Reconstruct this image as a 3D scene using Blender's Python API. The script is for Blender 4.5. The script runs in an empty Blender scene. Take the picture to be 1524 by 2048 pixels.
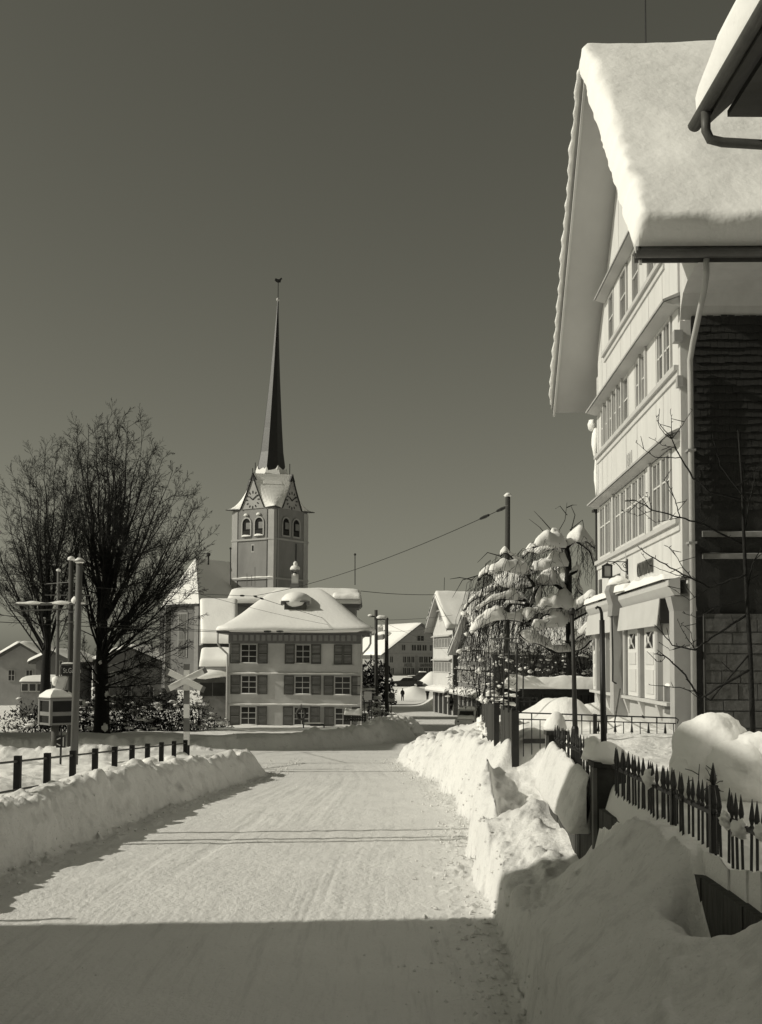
import bpy, bmesh, math, random
import numpy as np
from mathutils import Vector, Matrix, noise as mnoise

# ------------------------------------------------------------------ camera
R = math.radians
S = bpy.context.scene
FPX, CX, HZ, PITCH, ROLL, EYE = 2300.0, 762.0, 1318.0, R(3.5), R(0.3), 3.0
PYP = HZ - FPX * math.tan(PITCH)
_r = Vector((1, 0, 0)); _f = Vector((0, math.cos(PITCH), math.sin(PITCH))); _u = Vector((0, -math.sin(PITCH), math.cos(PITCH)))
_r2 = _r * math.cos(ROLL) + _u * math.sin(ROLL); _u2 = -_r * math.sin(ROLL) + _u * math.cos(ROLL)
cd = bpy.data.cameras.new('camera'); cam = bpy.data.objects.new('camera', cd); S.collection.objects.link(cam)
cam.matrix_world = Matrix(((_r2.x, _u2.x, -_f.x, 0), (_r2.y, _u2.y, -_f.y, 0), (_r2.z, _u2.z, -_f.z, EYE), (0, 0, 0, 1)))
cd.sensor_fit = 'HORIZONTAL'; cd.sensor_width = 36.0; cd.lens = 36.0 * FPX / 1524.0
cd.shift_y = (PYP - 1024.0) / 1524.0; cd.clip_start = 0.1; cd.clip_end = 4000.0
S.camera = cam
S.render.resolution_x = 762; S.render.resolution_y = 1024

# ------------------------------------------------------------------ sky, sun, exposure
SUN_EL, SUN_BACK = R(33.0), R(7.5)          # low winter sun from the left, a touch behind the camera
sd_ = Vector((-math.cos(SUN_EL) * math.cos(SUN_BACK), -math.cos(SUN_EL) * math.sin(SUN_BACK), math.sin(SUN_EL)))
W = bpy.data.worlds.new('World'); S.world = W; W.use_nodes = True
nt = W.node_tree; nt.nodes.clear()
sky = nt.nodes.new('ShaderNodeTexSky'); sky.sky_type = 'NISHITA'; sky.sun_disc = False
sky.sun_elevation = SUN_EL; sky.sun_rotation = math.atan2(sd_.x, sd_.y)
sky.altitude = 850.0; sky.air_density = 0.5; sky.dust_density = 2.7; sky.ozone_density = 1.0
# monochrome film: red, green and blue of the sky weighed into one grey, on warm paper
sep = nt.nodes.new('ShaderNodeSeparateColor'); nt.links.new(sky.outputs[0], sep.inputs[0])
m1 = nt.nodes.new('ShaderNodeMath'); m1.operation = 'MULTIPLY'; m1.inputs[1].default_value = 0.25; nt.links.new(sep.outputs[0], m1.inputs[0])
m2 = nt.nodes.new('ShaderNodeMath'); m2.operation = 'MULTIPLY_ADD'; m2.inputs[1].default_value = 0.35
nt.links.new(sep.outputs[1], m2.inputs[0]); nt.links.new(m1.outputs[0], m2.inputs[2])
m3 = nt.nodes.new('ShaderNodeMath'); m3.operation = 'MULTIPLY_ADD'; m3.inputs[1].default_value = 0.40
nt.links.new(sep.outputs[2], m3.inputs[0]); nt.links.new(m2.outputs[0], m3.inputs[2])
tint = nt.nodes.new('ShaderNodeVectorMath'); tint.operation = 'SCALE'; tint.inputs[0].default_value = (1.0, 0.982, 0.775)
nt.links.new(m3.outputs[0], tint.inputs['Scale'])
bg = nt.nodes.new('ShaderNodeBackground'); bg.inputs[1].default_value = 0.068; nt.links.new(tint.outputs[0], bg.inputs[0])
wo = nt.nodes.new('ShaderNodeOutputWorld'); nt.links.new(bg.outputs[0], wo.inputs[0])
sl = bpy.data.lights.new('sun', 'SUN'); sl.energy = 3.2; sl.angle = R(0.53); sl.color = (1.0, 0.955, 0.835)
so = bpy.data.objects.new('sun', sl); S.collection.objects.link(so); so.rotation_euler = (-sd_).to_track_quat('-Z', 'Y').to_euler(); so.location = (-40, -20, 40)
vs = S.view_settings; vs.view_transform = 'Standard'; vs.look = 'None'; vs.exposure = 0.0; vs.gamma = 1.0; vs.use_curve_mapping = False
S.cycles.max_bounces = 6

# ------------------------------------------------------------------ helpers
COL = S.collection
random.seed(7); RNG = np.random.default_rng(7)
def ray(px, py): return _f + _r2 * ((px - CX) / FPX) + _u2 * ((PYP - py) / FPX)
def at(px, py, Y):                       # the point of the place seen at a spot of the photograph, Y metres down the road
    d = ray(px, py); return Vector((0, 0, EYE)) + d * (Y / d.y)

def tag(o, label=None, cat=None, group=None, kind=None):
    if label: o['label'] = label
    if cat: o['category'] = cat
    if group: o['group'] = group
    if kind: o['kind'] = kind
    return o
def thing(name, label, cat, loc=(0, 0, 0), rz=0.0, group=None):
    o = bpy.data.objects.new(name, None); COL.objects.link(o); o.location = loc; o.rotation_euler = (0, 0, rz); o.empty_display_size = .2
    return tag(o, label, cat, group)
def link(name, me, mat, parent=None, smooth=False):
    if mat is not None and not me.materials: me.materials.append(mat)
    if smooth: me.polygons.foreach_set('use_smooth', [True] * len(me.polygons))
    o = bpy.data.objects.new(name, me); COL.objects.link(o)
    if parent is not None: o.parent = parent
    return o
def copy_tree(o, parent=None):
    c = o.copy(); COL.objects.link(c); c.parent = parent
    for ch in list(o.children): copy_tree(ch, c)
    return c
def frame_of(d):
    d = d.normalized(); a = Vector((0, 0, 1)) if abs(d.z) < .9 else Vector((1, 0, 0))
    x = d.cross(a).normalized(); return x, d.cross(x).normalized()

class MB:
    def __init__(s): s.v = []; s.f = []; s.o = Vector((0, 0, 0))
    def add(s, vs, fs):
        n = len(s.v); s.v.extend([tuple(Vector(p) - s.o) for p in vs]); s.f.extend([tuple(i + n for i in f) for f in fs]); return s
    def box(s, x0, x1, y0, y1, z0, z1):
        return s.add([(x0, y0, z0), (x1, y0, z0), (x1, y1, z0), (x0, y1, z0), (x0, y0, z1), (x1, y0, z1), (x1, y1, z1), (x0, y1, z1)],
                     [(3, 2, 1, 0), (4, 5, 6, 7), (0, 1, 5, 4), (1, 2, 6, 5), (2, 3, 7, 6), (3, 0, 4, 7)])
    def obox(s, c, ax, ay, az):            # oriented box: centre and three half-axes
        c, ax, ay, az = Vector(c), Vector(ax), Vector(ay), Vector(az)
        if ax.cross(ay).dot(az) < 0: ax = -ax
        P = [c + i * ax + j * ay + k * az for k in (-1, 1) for i, j in ((-1, -1), (1, -1), (1, 1), (-1, 1))]
        return s.add(P, [(3, 2, 1, 0), (4, 5, 6, 7), (0, 1, 5, 4), (1, 2, 6, 5), (2, 3, 7, 6), (3, 0, 4, 7)])
    def bar(s, a, b, w, h, upv=(0, 0, 1)):  # rectangular bar from a to b
        a, b = Vector(a), Vector(b); d = (b - a); L = d.length; d.normalize(); upv = Vector(upv)
        x = d.cross(upv)
        if x.length < 1e-4: x = d.cross(Vector((1, 0, 0)))
        x.normalize(); z = x.cross(d)
        return s.obox((a + b) / 2, x * w / 2, d * L / 2, z * h / 2)
    def prism(s, poly, vec):
        n = len(poly); vec = Vector(vec); A = [Vector(p) for p in poly]; B = [p + vec for p in A]
        nn = Vector((0, 0, 0))
        for i in range(n): nn += A[i].cross(A[(i + 1) % n])
        fl = nn.dot(vec) > 0
        fs = [tuple(range(n))[::-1] if fl else tuple(range(n)), tuple(range(n, 2 * n)) if fl else tuple(range(n, 2 * n))[::-1]]
        for i in range(n):
            j = (i + 1) % n; q = (i, j, n + j, n + i); fs.append(q if fl else q[::-1])
        return s.add(A + B, fs)
    def tube(s, pts, rad, n=8, cap=True):
        pts = [Vector(p) for p in pts]; m = len(pts)
        if not hasattr(rad, '__len__'): rad = [rad] * m
        vs, fs = [], []; px = None
        for i, p in enumerate(pts):
            d = (pts[min(i + 1, m - 1)] - pts[max(i - 1, 0)])
            if d.length < 1e-9: d = Vector((0, 0, 1))
            d.normalize()
            if px is None: x, y = frame_of(d)
            else:
                x = px - d * px.dot(d)
                if x.length < 1e-5: x, _ = frame_of(d)
                x.normalize(); y = d.cross(x)
            px = x
            for k in range(n):
                a = 2 * math.pi * k / n; vs.append(p + (x * math.cos(a) + y * math.sin(a)) * rad[i])
        for i in range(m - 1):
            for k in range(n):
                k2 = (k + 1) % n; fs.append((i * n + k, i * n + k2, (i + 1) * n + k2, (i + 1) * n + k))
        if cap: fs.append(tuple(range(n))[::-1]); fs.append(tuple(range((m - 1) * n, m * n)))
        return s.add(vs, fs)
    def lathe(s, prof, c=(0, 0, 0), n=16, rot=0.0):
        c = Vector(c); vs, fs = [], []
        for r, z in prof:
            for k in range(n):
                a = rot + 2 * math.pi * k / n; vs.append(c + Vector((r * math.cos(a), r * math.sin(a), z)))
        for i in range(len(prof) - 1):
            for k in range(n):
                k2 = (k + 1) % n; fs.append((i * n + k, i * n + k2, (i + 1) * n + k2, (i + 1) * n + k))
        fs.append(tuple(range(n))[::-1]); fs.append(tuple(range((len(prof) - 1) * n, len(prof) * n)))
        return s.add(vs, fs)
    def blob(s, c, r, seed=0, nz=.25, nu=14, nv=9, fr=1.6):     # lump of snow
        c = Vector(c); vs, fs = [], []
        off = Vector((seed * 7.13, seed * 3.7, seed * 1.9))
        for j in range(nv + 1):
            t = math.pi * j / nv
            for i in range(nu):
                a = 2 * math.pi * i / nu; d = Vector((math.sin(t) * math.cos(a), math.sin(t) * math.sin(a), math.cos(t)))
                k = 1 + nz * mnoise.noise(d * fr + off) + nz * .4 * mnoise.noise(d * fr * 2.7 + off)
                vs.append(c + Vector((d.x * r[0], d.y * r[1], d.z * r[2])) * k)
        for j in range(nv):
            for i in range(nu):
                i2 = (i + 1) % nu; fs.append((j * nu + i, (j + 1) * nu + i, (j + 1) * nu + i2, j * nu + i2))
        return s.add(vs, fs)
    def build(s, name, mat, parent=None, smooth=False, world=False):
        if world and parent is not None:
            o = parent.location; s.v = [(p[0] - o[0], p[1] - o[1], p[2] - o[2]) for p in s.v]
        me = bpy.data.meshes.new(name); me.from_pydata(s.v, [], s.f); me.update()
        return link(name, me, mat, parent, smooth)
def solo(name, mb, mat, label, cat, group=None, smooth=False):
    return tag(mb.build(name, mat, None, smooth), label, cat, group)

# ------------------------------------------------------------------ materials: warm-toned greys of the print
TINT = (1.0, 0.995, 0.97)
def G(v, t=1.0): return (v * TINT[0], v * TINT[1], v * (TINT[2] if v > .12 else TINT[2] * .95), 1.0)
MATS = {}
def mat(name, v, rough=.8, var=.12, scale=3.0, bump=0.0, bscale=25.0, spec=.25, stretch=None, metal=0.0):
    if name in MATS: return MATS[name]
    m = bpy.data.materials.new(name); m.use_nodes = True; n = m.node_tree.nodes; l = m.node_tree.links; b = n['Principled BSDF']
    b.inputs['Roughness'].default_value = rough; b.inputs['Specular IOR Level'].default_value = spec; b.inputs['Metallic'].default_value = metal
    tc = n.new('ShaderNodeTexCoord'); src = tc.outputs['Object']
    if stretch:
        mp = n.new('ShaderNodeMapping'); mp.inputs['Scale'].default_value = stretch; l.new(src, mp.inputs[0]); src = mp.outputs[0]
    nz = n.new('ShaderNodeTexNoise'); nz.inputs['Scale'].default_value = scale; nz.inputs['Detail'].default_value = 6; nz.inputs['Roughness'].default_value = .62; l.new(src, nz.inputs[0])
    cr = n.new('ShaderNodeValToRGB'); cr.color_ramp.elements[0].position = .3; cr.color_ramp.elements[1].position = .7
    cr.color_ramp.elements[0].color = G(v * (1 - var)); cr.color_ramp.elements[1].color = G(min(.92, v * (1 + var)))
    l.new(nz.outputs[0], cr.inputs[0]); l.new(cr.outputs[0], b.inputs['Base Color'])
    if bump:
        n2 = n.new('ShaderNodeTexNoise'); n2.inputs['Scale'].default_value = bscale; n2.inputs['Detail'].default_value = 5; l.new(src, n2.inputs[0])
        bp = n.new('ShaderNodeBump'); bp.inputs['Strength'].default_value = 1.0; bp.inputs['Distance'].default_value = bump; l.new(n2.outputs[0], bp.inputs['Height']); l.new(bp.outputs[0], b.inputs['Normal'])
    MATS[name] = m; return m
def glass(name, v=.03, rough=.08):
    if name in MATS: return MATS[name]
    m = mat(name, v, rough, .3, 1.5, spec=.35); return m
SNOW = mat('snow', .84, .75, .035, 1.2, .012, 14.0, .2)
SNOWR = mat('snow_roof', .86, .75, .02, .6, .02, 5.0, .2)
PLASTER = mat('tower_plaster', .25, .9, .18, .5, .01, 6, stretch=(1, 1, .4))
STONE = mat('tower_stone', .38, .9, .1, .8)
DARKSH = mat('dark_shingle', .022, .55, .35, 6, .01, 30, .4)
WOODW = mat('white_paint', .62, .6, .07, 1.6, .003, 22, .3, stretch=(1.5, 1.5, .35))
WOODC = mat('cream_paint', .58, .6, .09, 1.6, .003, 22, .3, stretch=(1.5, 1.5, .35))
WOODG = mat('grey_paint', .36, .6, .08, 2.0)
TRIM = mat('trim_paint', .50, .6, .05, 2)  # one even trim tone, a little darker than the boards
IRON = mat('black_iron', .014, .5, .3, 8, .002, 60, .4)
ZINC = mat('zinc', .30, .45, .15, 5, spec=.5)
ZINCD = mat('dark_zinc', .11, .45, .2, 5, spec=.5)
GLASSD = glass('window_glass', .028)
GLASSL = glass('window_glass_curtained', .22, .12)
BARK = mat('bark', .016, .9, .4, 14, .01, 40)
TWIG = mat('twig_bark', .022, .9, .3, 10)
POLEW = mat('pole_wood', .055, .85, .3, 6, .004, 30, stretch=(1, 1, .08))
POLEL = mat('pole_light', .11, .7, .2, 5, .003, 30, stretch=(1, 1, .1))
# ------------------------------------------------------------------ terrain
def vn(x, y, seed):
    xi = np.floor(x).astype(np.int64); yi = np.floor(y).astype(np.int64); xf = x - xi; yf = y - yi
    def h(a, b):
        n = (a * 374761393 + b * 668265263 + seed * 1274126177) & 0xFFFFFFFF
        n = ((n ^ (n >> 13)) * 1274126177) & 0xFFFFFFFF
        return ((n ^ (n >> 16)) & 0xFFFF) / 32767.5 - 1.0
    u = xf * xf * xf * (xf * (xf * 6 - 15) + 10); v = yf * yf * yf * (yf * (yf * 6 - 15) + 10)
    return (h(xi, yi) * (1 - u) + h(xi + 1, yi) * u) * (1 - v) + (h(xi, yi + 1) * (1 - u) + h(xi + 1, yi + 1) * u) * v
def fbm(x, y, seed, o=4, g=.5):
    r = 0; a = 1.0
    for i in range(o): r = r + a * vn(x * 2 ** i + i * 17.3, y * 2 ** i - i * 9.1, seed + i); a *= g
    return r
def vn3(p, seed):
    i = np.floor(p).astype(np.int64); f = p - i; u = f * f * f * (f * (f * 6 - 15) + 10); r = 0
    for dx in (0, 1):
        for dy in (0, 1):
            for dz in (0, 1):
                n = ((i[:, 0] + dx) * 374761393 + (i[:, 1] + dy) * 668265263 + (i[:, 2] + dz) * 2147483647 + seed * 1274126177) & 0xFFFFFFFF
                n = ((n ^ (n >> 13)) * 1274126177) & 0xFFFFFFFF; h = ((n ^ (n >> 16)) & 0xFFFF) / 32767.5 - 1.0
                r = r + h * (u[:, 0] if dx else 1 - u[:, 0]) * (u[:, 1] if dy else 1 - u[:, 1]) * (u[:, 2] if dz else 1 - u[:, 2])
    return r
def sst(a, b, x):
    t = np.clip((x - a) / (b - a), 0, 1); return t * t * (3 - 2 * t)
def g0(Y): return np.interp(Y, [0, 16, 24, 37, 55, 87, 120, 165, 172, 185, 300, 900], [0, 0, -.12, -.6, -1.28, -2.45, -2.8, -3.0, -2.4, -1.0, 1.0, 3])
LEFT_E = [(-5.6, -4), (-5.3, 8), (-5.2, 14), (-5.06, 17.2), (-4.72, 20.2), (-4.2, 26.4), (-3.55, 33.2), (-3.35, 35.6), (-3.9, 36.8), (-5.5, 37.6), (-9, 38.6), (-22, 40)]
NORTH_E = [(-22, 51), (-12, 51.5), (-8, 52), (-3.8, 53.7), (-1.2, 58), (1.0, 64), (2.2, 70), (3.2, 80), (3.5, 95), (1, 125), (-1, 166)]
RIGHT_E = [(9, 166), (9.5, 130), (10.2, 95), (8.4, 78), (5.6, 64), (3.2, 55), (1.5, 48.5), (.65, 45.2), (.62, 43), (1.1, 38), (1.62, 31), (1.72, 22), (1.45, 18), (1.34, 12.7), (1.15, 8), (.9, 4), (.8, -4)]
POLY = np.array(LEFT_E + NORTH_E + RIGHT_E)
def poly_sd(X, Y):
    shp = X.shape; x = X.ravel(); y = Y.ravel(); d = np.full(x.shape, 1e9); ins = np.zeros(x.shape, bool)
    A = POLY; Bp = np.roll(POLY, -1, 0)
    for (ax, ay), (bx, by) in zip(A, Bp):
        ex, ey = bx - ax, by - ay; t = np.clip(((x - ax) * ex + (y - ay) * ey) / (ex * ex + ey * ey), 0, 1)
        d = np.minimum(d, np.hypot(x - ax - t * ex, y - ay - t * ey))
        if ay != by:
            c = ((ay > y) != (by > y)) & (x < (bx - ax) * (y - ay) / (by - ay) + ax); ins ^= c
    return np.where(ins, -d, d).reshape(shp)
XF = 2.27                                                     # the garden fence runs along the road here
BK = ([-4, 4, 7, 9, 10.4, 11.0, 11.6, 12.1, 12.6, 13.4, 14.6, 15.6, 16.1, 16.6, 18.62, 18.9, 19.6, 21.5, 24, 30, 36, 40, 45, 52],
      [1.6, 1.76, 1.74, 1.64, 1.54, 1.46, 1.24, 1.02, .94, .96, 1.03, 1.10, .98, .52, .58, 1.34, 1.5, 1.38, 1.28, .95, .55, .3, .0, -.4])
def terr(X, Y, detail=True):
    z0 = g0(Y); sd = poly_sd(X, Y)
    wob = np.where((X > 0) & (Y < 15), .35, 1.0) * .13 * fbm(X * 1.1, Y * 1.1, 3, 2) + np.where((X > 0) & (Y > 18.5), .075, .02) * fbm(X * 3, Y * 3, 9, 2)
    s = sd + wob * sst(4, 9, Y) * (1 - .75 * sst(34, 50, Y))
    # ---- road: packed snow with tyre tracks
    le = np.interp(Y, [p[1] for p in LEFT_E[:7]], [p[0] for p in LEFT_E[:7]]); re = np.interp(Y, [p[1] for p in RIGHT_E[::-1]], [p[0] for p in RIGHT_E[::-1]])
    t = (X - le) / np.maximum(re - le, 2.)
    near = 1 - sst(30, 60, Y)
    tw = t + .012 * vn(Y * .25, Y * 0, 44)
    rut = sum(-a * np.exp(-((tw - c) / w) ** 2) for c, w, a in [(.2, .018, .03), (.26, .014, .022), (.345, .022, .03), (.43, .012, .02), (.5, .02, .026), (.6, .016, .022), (.67, .02, .026), (.78, .014, .024), (.84, .02, .03), (.93, .02, .06)])
    road = z0 + near * (.25 + 1.1 * sst(-.3, .6, vn(t * 4 + 7, Y * .13, 91) + .5 * vn(t * 9, Y * .4, 92))) * (.32 * rut * (.55 + .45 * vn(t * 9, Y * .35, 5)) + .0022 * fbm(t * 48, Y * .16, 21, 3) + .003 * fbm(t * 130, Y * .5, 22, 2)) + .006 * fbm(X * 3, Y * 3, 31, 4) + (.004 * fbm(X * 16, Y * 16, 33, 2) * (1 - sst(18, 40, Y)) if detail else 0)
    # ---- ploughed banks
    left = (X < -3) & (Y < 45); right = (X > .3) & (Y < 60) & (X > np.interp(Y, [40, 46, 60, 75], [-3, -.3, 2.5, 6])); north = ~left & ~right
    cr_l = .78 + .12 * fbm(X * .5, Y * .5, 12, 3) + .06 * vn(X * 4, Y * 4, 14); cr_l = cr_l * (1 - .5 * np.exp(-((Y - 36.8) / 1.2) ** 2))
    pl_l = .34 + .22 * vn(X * .45 + 3, Y * .45, 15) + .05 * fbm(X * 1.6, Y * 1.6, 17, 3)
    cr_n = np.interp(X, [-20, -9, -5, -2, 0, 2, 4], [.6, .5, .55, .8, 1.12, 1.05, .9]) + .16 * fbm(X * .6, Y * .6, 18, 5) + .10 * np.maximum(0, fbm(X * 2.2, Y * 2.2, 61, 3)); cr_n = np.where(Y > 85, .5 + .2 * fbm(X * .3, Y * .3, 19, 3), cr_n)
    pl_n = np.where(Y > 85, .35, np.interp(X, [-6, 0], [.38, .62])) + .12 * vn(X * .3, Y * .3, 20) + 0 * X
    def bank(cr, pl, w, top):
        a = cr * sst(0, w, s) ** .8; k = sst(w + top, w + top + 1.3, s); return a * (1 - k) + pl * k
    zl = z0 + bank(cr_l, pl_l, .60, .2); zn = z0 + bank(cr_n, pl_n, 1.0, .6)
    # ---- right side: bank up to the garden fence, terrace behind it
    B = np.interp(Y, *BK) + .09 * fbm(X * .9, Y * .9, 23, 4)
    tt = np.clip(s / np.maximum(XF - re, .35), 0, 1)
    cut = sst(16.1, 16.7, Y) * (1 - sst(18.6, 18.9, Y)); flat = 1 - sst(16.2, 16.8, Y)
    prof = 1 - (1 - tt) ** (2.3 - .9 * cut)
    prof = prof * (1 - flat) + flat * (np.interp(Y, [12.2, 16], [.38, .76]) * sst(0, .15, tt) + (1 - np.interp(Y, [12.2, 16], [.38, .76])) * tt ** np.interp(Y, [10, 12], [1.1, 2.1]))
    B = B + .17 * (np.abs(fbm(X * 1.3, Y * 1.1, 25, 3)) - .35) * sst(18.5, 19.5, Y) * (1 - sst(40, 46, Y))
    zr = z0 + (B - z0) * prof
    yard = np.interp(Y, [0, 8, 14, 20, 30, 40, 50, 60], [1.66, 1.66, 1.70, 1.74, 1.62, 1.25, .45, -.6]) + .05 * fbm(X * .8, Y * .8, 27, 4)
    def mound(cx, cy, r, h): return h * np.exp(-(((X - cx) ** 2 + (Y - cy) ** 2) / (r * r)) ** 1.5)
    yard = yard + mound(3.65, 22.8, .55, .58) + mound(4.35, 23.6, .45, .45) + mound(3.1, 23.3, .4, .3) + mound(4.6, 21.5, .5, .2)
    k = np.where(Y < 16.2, sst(np.interp(Y, [10.4, 11.0, 12.15, 12.3], [2.37, 2.20, 2.20, 2.37]), 2.47, X), sst(XF - .03, XF + .5, X)); kk = np.where(Y < 27, k, sst(XF - .2, XF + 2.8, X))
    zr = zr * (1 - kk) + yard * kk
    # wind-scooped hollows that lay the plinth bare
    hol = np.exp(-(((X - 2.27) / .24) ** 2)) * (X < 2.36)
    zr = zr - hol * (.60 * sst(6.4, 7.3, Y) * (1 - sst(8.0, 8.7, Y)) + .24 * sst(12.6, 13.0, Y) * (1 - sst(15.6, 15.9, Y)))
    # shovelled way to the gate: a ridge of snow left standing along the road, the hollow path in its lee
    cw = sst(16.25, 16.6, Y) * (1 - sst(19.35, 19.5, Y)); rdg = np.interp(Y, [16.3, 16.7, 17.2, 18.2, 19.5], [.25, .62, .9, 1.12, 1.36]) + .06 * fbm(X * 2, Y * 2, 81, 3)
    flo = np.interp(Y, [15.5, 16.5, 17.5, 18.6, 19.4, 20], [.42, .46, .52, .85, 1.25, 1.4]) + .07 * fbm(X * 2.6, Y * 2.6, 83, 3); rx = 1.72 + .05 * vn(Y * 1.3, Y * 0, 84)
    ins = z0 + (rdg - z0) * (1 - (1 - np.clip(s / np.maximum(rx - re, .2), 0, 1)) ** 1.9); out = flo + (rdg - flo) * (1 - sst(rx, rx + .13, X)); out = out + (yard - out) * sst(2.5, 3.2, X)
    zr = zr * (1 - cw) + np.where(X < rx, ins, out) * cw
    off = np.where(left, zl, np.where(right, zr, zn))
    off = off + (.022 * fbm(X * 1.6, Y * 1.6, 41, 4) + (.009 * fbm(X * 8, Y * 8, 43, 3) * (1 - sst(20, 45, Y)) if detail else 0)) * sst(0, .5, s)
    # heaped clods along the crests and at the foot of the banks
    clod = np.maximum(0, fbm(X * 3.4, Y * 3.4, 51, 3) - .25) * .11 * np.exp(-((s - .62) / .28) ** 2) + np.maximum(0, fbm(X * 6.5, Y * 6.5, 53, 2) - .2) * .09 * np.exp(-((s - .05) / .28) ** 2)
    off = off + clod * np.where(right & (Y > 30), 1.6, 1.0)
    rclod = np.maximum(0, fbm(X * 7, Y * 7, 55, 2) - .35) * .07 * sst(-.9, -.05, s) * near
    z = np.where(s > 0, off, road + rclod)
    # far: the ramp with parked cars in front of the inn
    far = sst(164, 168, Y) * (1 - sst(12, 16, X)); z = np.where(Y > 160, np.maximum(z, z * (1 - far) + far * np.interp(Y, [164, 172, 190, 260, 900], [-3, -1.35, .2, 1, 3])), z)
    z = z + .95 * np.exp(-(((X - 4.9) / 1.7) ** 2 + ((Y - 169) / 2.2) ** 2)) + 1.5 * np.exp(-(((X - 7.5) / 1.6) ** 2 + ((Y - 148) / 9) ** 2)) + 2.0 * np.exp(-(((X - 8.0) / 1.7) ** 2 + ((Y - 178) / 2) ** 2))
    return z, s, left, right

def build_terrain():
    ys = [3.5]
    while ys[-1] < 330: ys.append(ys[-1] * 1.0062 + .002)
    while ys[-1] < 900: ys.append(ys[-1] * 1.12)
    ys = np.array(ys)
    uc = np.linspace(-.385, .385, 560); st = np.cumsum(np.geomspace(.0016, .25, 34)); us = np.concatenate([uc[0] - st[::-1], uc, uc[-1] + st])
    Y, U = np.meshgrid(ys, us, indexing='ij'); X = U * (Y + 1.0)
    Z, s, left, right = terr(X, Y)
    nr, nc = X.shape; P = np.stack([X, Y, Z], -1)
    dx = np.gradient(P, axis=1); dy = np.gradient(P, axis=0); N = np.cross(dx, dy); N /= np.linalg.norm(N, axis=-1, keepdims=True)
    # broken, clodded faces of the ploughed banks: pushed out along the surface, so steep faces stay lumpy
    lim = np.where(right, np.clip((XF - X) / .25, 0, 1), 1 - sst(1.2, 2.4, s)); wt = sst(-.05, .2, s) * lim * (1 - sst(75, 90, Y)); mk = wt > .02
    q = P[mk]; qn = N[mk]; ww = wt[mk]; fd = 1 - sst(12, 40, q[:, 1])
    cl = np.clip(.55 + .9 * vn3(q * .55, 71), .15, 1.2) * np.where(q[:, 0] < -2, .55, np.interp(q[:, 1], [11, 16, 19, 20.5], [.35, .35, .4, 1.0]))
    dsp = .17 * (np.abs(vn3(q * np.array([1.9, 1.9, 2.6]), 72)) - .3) + .11 * (np.abs(vn3(q * 4.3, 73)) - .3) + .06 * fd * (np.abs(vn3(q * 9.0, 74)) - .3) + .02 * fd * vn3(q * 19, 75)
    P[mk] = q + qn * (dsp * ww * cl)[:, None]
    dx = np.gradient(P, axis=1); dy = np.gradient(P, axis=0); N = np.cross(dx, dy); N /= np.linalg.norm(N, axis=-1, keepdims=True)
    sc = (s[:-1, :-1] + s[1:, 1:]) / 2; lc = left[:-1, :-1]; rc = right[:-1, :-1]; yc = Y[:-1, :-1]; xc = X[:-1, :-1]
    cat = np.full(sc.shape, 4)
    cat[(sc > 0) & lc & (sc < 1.6)] = 1
    cat[(sc > 0) & rc & (xc < XF)] = 2
    cat[(sc > 0) & ~lc & ~rc & (sc < 3.2) & (yc < 84)] = 3
    cat[(sc > 0) & rc & (xc >= XF) & (yc < 60)] = 5
    cat[sc <= 0] = 0
    idx = np.arange(nr * nc).reshape(nr, nc)
    quads = np.stack([idx[:-1, :-1], idx[:-1, 1:], idx[1:, 1:], idx[1:, :-1]], -1)
    PF = P.reshape(-1, 3); NF = N.reshape(-1, 3)
    names = [('road', ROADM), ('snow_bank', SNOWB), ('snow_bank', SNOWB), ('snow_bank', SNOWB), ('ground', SNOWG), ('garden_ground', SNOWG)]
    for c, (nm, m) in enumerate(names):
        q = quads[cat == c]
        if not len(q): continue
        u, inv = np.unique(q, return_inverse=True); inv = inv.reshape(-1, 4)
        me = bpy.data.meshes.new(nm); me.vertices.add(len(u)); me.vertices.foreach_set('co', PF[u].ravel())
        me.loops.add(inv.size); me.loops.foreach_set('vertex_index', inv.ravel())
        me.polygons.add(len(inv)); me.polygons.foreach_set('loop_start', np.arange(0, inv.size, 4)); me.polygons.foreach_set('loop_total', np.full(len(inv), 4))
        me.polygons.foreach_set('use_smooth', np.ones(len(inv), bool)); me.update(); me.validate()
        me.normals_split_custom_set_from_vertices(NF[u])
        o = link(nm, me, m); tag(o, kind='structure')
def hz(x, y):                                                 # height of the snow at a spot
    return float(terr(np.array([[float(x)]]), np.array([[float(y)]]))[0][0, 0])

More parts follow.
